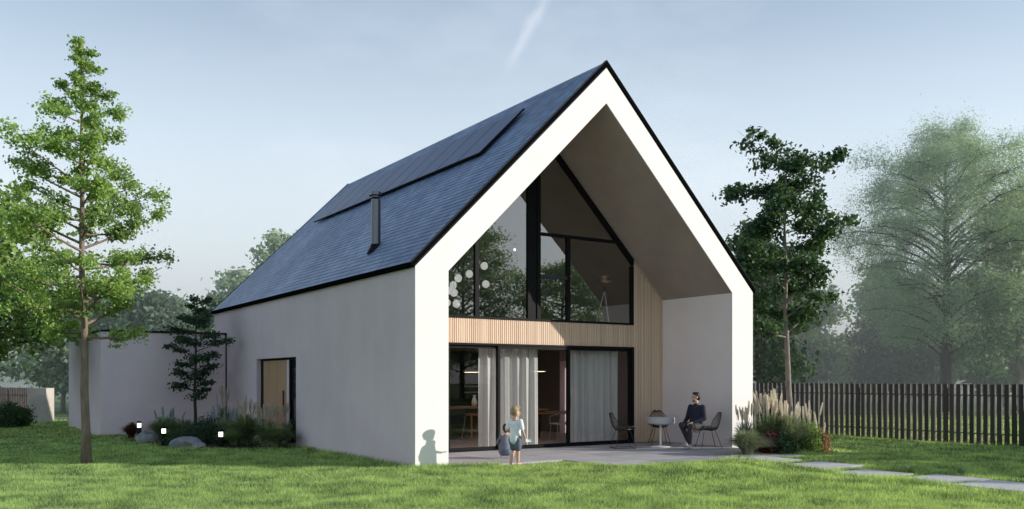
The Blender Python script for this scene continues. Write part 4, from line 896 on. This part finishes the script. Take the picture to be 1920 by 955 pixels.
organic('t_shirt', chain([((0, -.002, .50), .112), ((0, .005, .66), .102), ((0, 0, .78), .09)]) + [((-.06, 0, .80), .06, (.06, 0, .80), .06)] + [(s_l, .047, tuple(Vector(s_l).lerp(Vector(e_l), .75)), .044), (s_r, .047, tuple(Vector(s_r).lerp(Vector(e_r), .75)), .044)], [], M['tshirt'], kid, .009, 3)
organic('shorts', [((-.045, 0, .50), .088, (.045, 0, .50), .088)] + [((-.06, 0, .48), .078, tuple(Vector((-.06, .0, .48)).lerp(Vector(k_l), .82)), .066), ((.06, 0, .48), .078, tuple(Vector((.06, 0, .48)).lerp(Vector(k_r), .82)), .066)], [], M['denim'], kid, .009, 3)
organic('hair', [], [(hf(0, -.026, .045), (.080, .088, .080)), (hf(0, -.052, -.002), (.072, .055, .075)), (hf(0, .035, .09), (.058, .045, .03))], M['hairblond'], kid, .008, 2)
for p_ in he: MB().ball(p_, .008, 8).build('eye', M['eye'], kid)
# crouching child behind
kd = empty('person', (*P(948, 18.2)[:2], .0), R(-40), 'dark-haired toddler in grey blue clothes squatting on the terrace behind the taller child', 'person')
hc, hb, he, hf = head((0.0, .10, .60), R(10), .88, R(-18))
s_l, s_r = (-.10, .05, .44), (.10, .05, .44); k_l, k_r = (-.13, .24, .30), (.13, .24, .30); a_l, a_r = (-.10, .10, .06), (.10, .10, .06); e_l, e_r = (-.19, .15, .32), (.19, .15, .32); w_l, w_r = (-.12, .27, .26), (.12, .27, .26)
body = hc + chain([((0, .05, .44), .036), ((0, .085, .53), .034)]) + chain([((0, -.06, .17), .095), ((0, -.04, .30), .09), ((0, .03, .41), .08)]) + chain([(s_l, .03), (e_l, .025), (w_l, .018)]) + chain([(s_r, .03), (e_r, .025), (w_r, .018)]) + hand(w_l, (.2, 1, -.3), (0, 0, 1), .52) + hand(w_r, (-.2, 1, -.3), (0, 0, 1), .52) + \
    chain([((-.06, -.05, .17), .06), (k_l, .043), (a_l, .028)]) + chain([((.06, -.05, .17), .06), (k_r, .043), (a_r, .028)]) + foot(a_l, (-.15, 1, 0), .62) + foot(a_r, (.15, 1, 0), .62)
organic('body', body, hb, M['skin'], kd, .0075, 3)
organic('jumper', chain([((0, -.06, .20), .112), ((0, -.04, .31), .106), ((0, .03, .41), .092)]) + chain([(s_l, .045), (e_l, .04), (tuple(Vector(e_l).lerp(Vector(w_l), .8)), .03)]) + chain([(s_r, .045), (e_r, .04), (tuple(Vector(e_r).lerp(Vector(w_r), .8)), .03)]), [], M['greyblue'], kd, .009, 3)
organic('trousers', [((-.04, -.07, .16), .10, (.04, -.07, .16), .10)] + chain([((-.06, -.05, .17), .075), (k_l, .056), (tuple(Vector(k_l).lerp(Vector(a_l), .85)), .042)]) + chain([((.06, -.05, .17), .075), (k_r, .056), (tuple(Vector(k_r).lerp(Vector(a_r), .85)), .042)]), [], M['denim'], kd, .009, 3)
organic('hair', [], [(hf(0, -.026, .045), (.080, .088, .080)), (hf(0, -.052, -.002), (.074, .058, .078)), (hf(0, .035, .09), (.058, .045, .03))], M['hairdark'], kd, .008, 2)
for p_ in he: MB().ball(p_, .008, 8).build('eye', M['eye'], kd)
# the toy between them
ty = MB().add([(-.09, 0, 0), (.09, -.02, .0), (0, .10, .01), (-.02, .03, .07), (.12, .05, .06)], [(0, 1, 3), (1, 2, 3), (0, 3, 2), (1, 4, 2), (0, 2, 1)]).build('toy', M['aqua']); 
wh = Matrix.Rotation(R(-62), 4, 'Z') @ Vector((.20, .11, .44)); ty.location = (1.60 + wh.x, -1.01 + wh.y, zc + wh.z); tag(ty, 'small pale aqua toy held in the standing child\'s hand', 'toy')

# ------------------------------------------------------------------ haze beyond the garden
hm, nt, ns, Lk = new_mat('morning_haze'); o_ = N(nt, 'ShaderNodeOutputMaterial'); vsn = N(nt, 'ShaderNodeVolumeScatter', Density=.0135, Anisotropy=.1); vsn.inputs['Color'].default_value = (.90, .95, 1, 1); Lk.new(vsn.outputs[0], o_.inputs['Volume'])
hz = MB().box(-150, 150, 0, 170, -1, 16).build('haze', hm); hz.location = (*P(960, 36)[:2], 0); hz.rotation_euler = (0, 0, R(-33.2)); tag(hz, 'thin pale mist lying between the trees behind the garden', 'haze', kind='stuff')

# ------------------------------------------------------------------ sky, sun, camera
w = bpy.data.worlds.new('World'); sc.world = w; w.use_nodes = True; nt = w.node_tree; nt.nodes.clear()
out = N(nt, 'ShaderNodeOutputWorld'); bg = N(nt, 'ShaderNodeBackground', Strength=.148)
sky = N(nt, 'ShaderNodeTexSky'); sky.sky_type = 'NISHITA'; sky.sun_disc = False; sky.sun_elevation = R(15.8); sky.sun_rotation = math.atan2(.799, -.602)
sky.altitude = 200; sky.air_density = 1.0; sky.dust_density = .8; sky.ozone_density = 1.6
tc = N(nt, 'ShaderNodeTexCoord'); sx = N(nt, 'ShaderNodeSeparateXYZ'); nt.links.new(tc.outputs['Generated'], sx.inputs[0])
# thin high veil, denser to the horizon, with a few wisps
hzf = ramp(nt, sx.outputs[2], [(0.0, (.92, .92, .92)), (.20, (.70, .70, .70)), (.42, (.22, .22, .22)), (1.0, (.10, .10, .10))])
mp = N(nt, 'ShaderNodeMapping'); mp.inputs['Scale'].default_value = (1.5, 1.5, 4.0); nt.links.new(tc.outputs['Generated'], mp.inputs[0])
n1 = N(nt, 'ShaderNodeTexNoise', Scale=2.2, Detail=8, Roughness=.55); nt.links.new(mp.outputs[0], n1.inputs['Vector'])
wsp = ramp(nt, n1.outputs[0], [(.50, (0, 0, 0)), (.80, (.16, .16, .16))])
ad = N(nt, 'ShaderNodeMath', operation='ADD', use_clamp=True); nt.links.new(hzf, ad.inputs[0]); nt.links.new(wsp, ad.inputs[1])
mx = N(nt, 'ShaderNodeMix', data_type='RGBA'); nt.links.new(ad.outputs[0], mx.inputs[0]); nt.links.new(sky.outputs[0], mx.inputs[6]); mx.inputs[7].default_value = (6.6, 7.45, 8.2, 1)
def dirv(px, py):
    r = (px - 960) / 1645; return Vector((CA * r + SA, -SA * r + CA, (711 - py) / 1645)).normalized()
d0, d1 = dirv(1018, 4), dirv(962, 108); nrm_ = d0.cross(d1).normalized(); mid_ = (d0 + d1).normalized()
nz = N(nt, 'ShaderNodeTexNoise', Scale=40, Detail=5); nt.links.new(tc.outputs['Generated'], nz.inputs['Vector'])
dp = N(nt, 'ShaderNodeVectorMath', operation='DOT_PRODUCT'); nt.links.new(tc.outputs['Generated'], dp.inputs[0]); dp.inputs[1].default_value = nrm_
dq = N(nt, 'ShaderNodeMath', operation='MULTIPLY_ADD'); nt.links.new(nz.outputs[0], dq.inputs[0]); dq.inputs[1].default_value = .012; dq.inputs[2].default_value = -.006
dr = N(nt, 'ShaderNodeMath', operation='ADD'); nt.links.new(dp.outputs['Value'], dr.inputs[0]); nt.links.new(dq.outputs[0], dr.inputs[1])
da = N(nt, 'ShaderNodeMath', operation='ABSOLUTE'); nt.links.new(dr.outputs[0], da.inputs[0])
f1 = ramp(nt, da.outputs[0], [(0, (.36, .36, .36)), (.003, (.24, .24, .24)), (.007, (0, 0, 0))])
dm = N(nt, 'ShaderNodeVectorMath', operation='DISTANCE'); nt.links.new(tc.outputs['Generated'], dm.inputs[0]); dm.inputs[1].default_value = mid_
f2 = ramp(nt, dm.outputs['Value'], [(.02, (1, 1, 1)), (.055, (0, 0, 0))])
ff = N(nt, 'ShaderNodeMath', operation='MULTIPLY'); nt.links.new(f1, ff.inputs[0]); nt.links.new(f2, ff.inputs[1])
m2 = N(nt, 'ShaderNodeMix', data_type='RGBA'); nt.links.new(ff.outputs[0], m2.inputs[0]); nt.links.new(mx.outputs[2], m2.inputs[6]); m2.inputs[7].default_value = (6.2, 6.5, 7.2, 1)
nt.links.new(m2.outputs[2], bg.inputs[0]); nt.links.new(bg.outputs[0], out.inputs[0])
sd = bpy.data.lights.new('sun', 'SUN'); sd.energy = 5.0; sd.angle = R(.6); sd.color = (1, .945, .86)
so_ = bpy.data.objects.new('sun', sd); COL.objects.link(so_)
sv = Vector((.799 * math.cos(R(15.8)), -.602 * math.cos(R(15.8)), math.sin(R(15.8)))); so_.rotation_euler = sv.to_track_quat('Z', 'Y').to_euler()
cd = bpy.data.cameras.new('camera'); co = bpy.data.objects.new('camera', cd); COL.objects.link(co); co.location = (CX, CY, CZ); co.rotation_euler = (R(90), 0, R(-33.2))
cd.lens = 36 * 1645 / 1920; cd.sensor_width = 36; cd.shift_y = (711 - 477.5) / 1920; cd.clip_end = 1500; cd.clip_start = .1
sc.camera = co
sc.view_settings.view_transform = 'Standard'; sc.view_settings.look = 'None'; sc.view_settings.exposure = 0
sc.cycles.use_denoising = True; sc.cycles.max_bounces = 8; sc.cycles.transparent_max_bounces = 12; sc.cycles.volume_bounces = 1
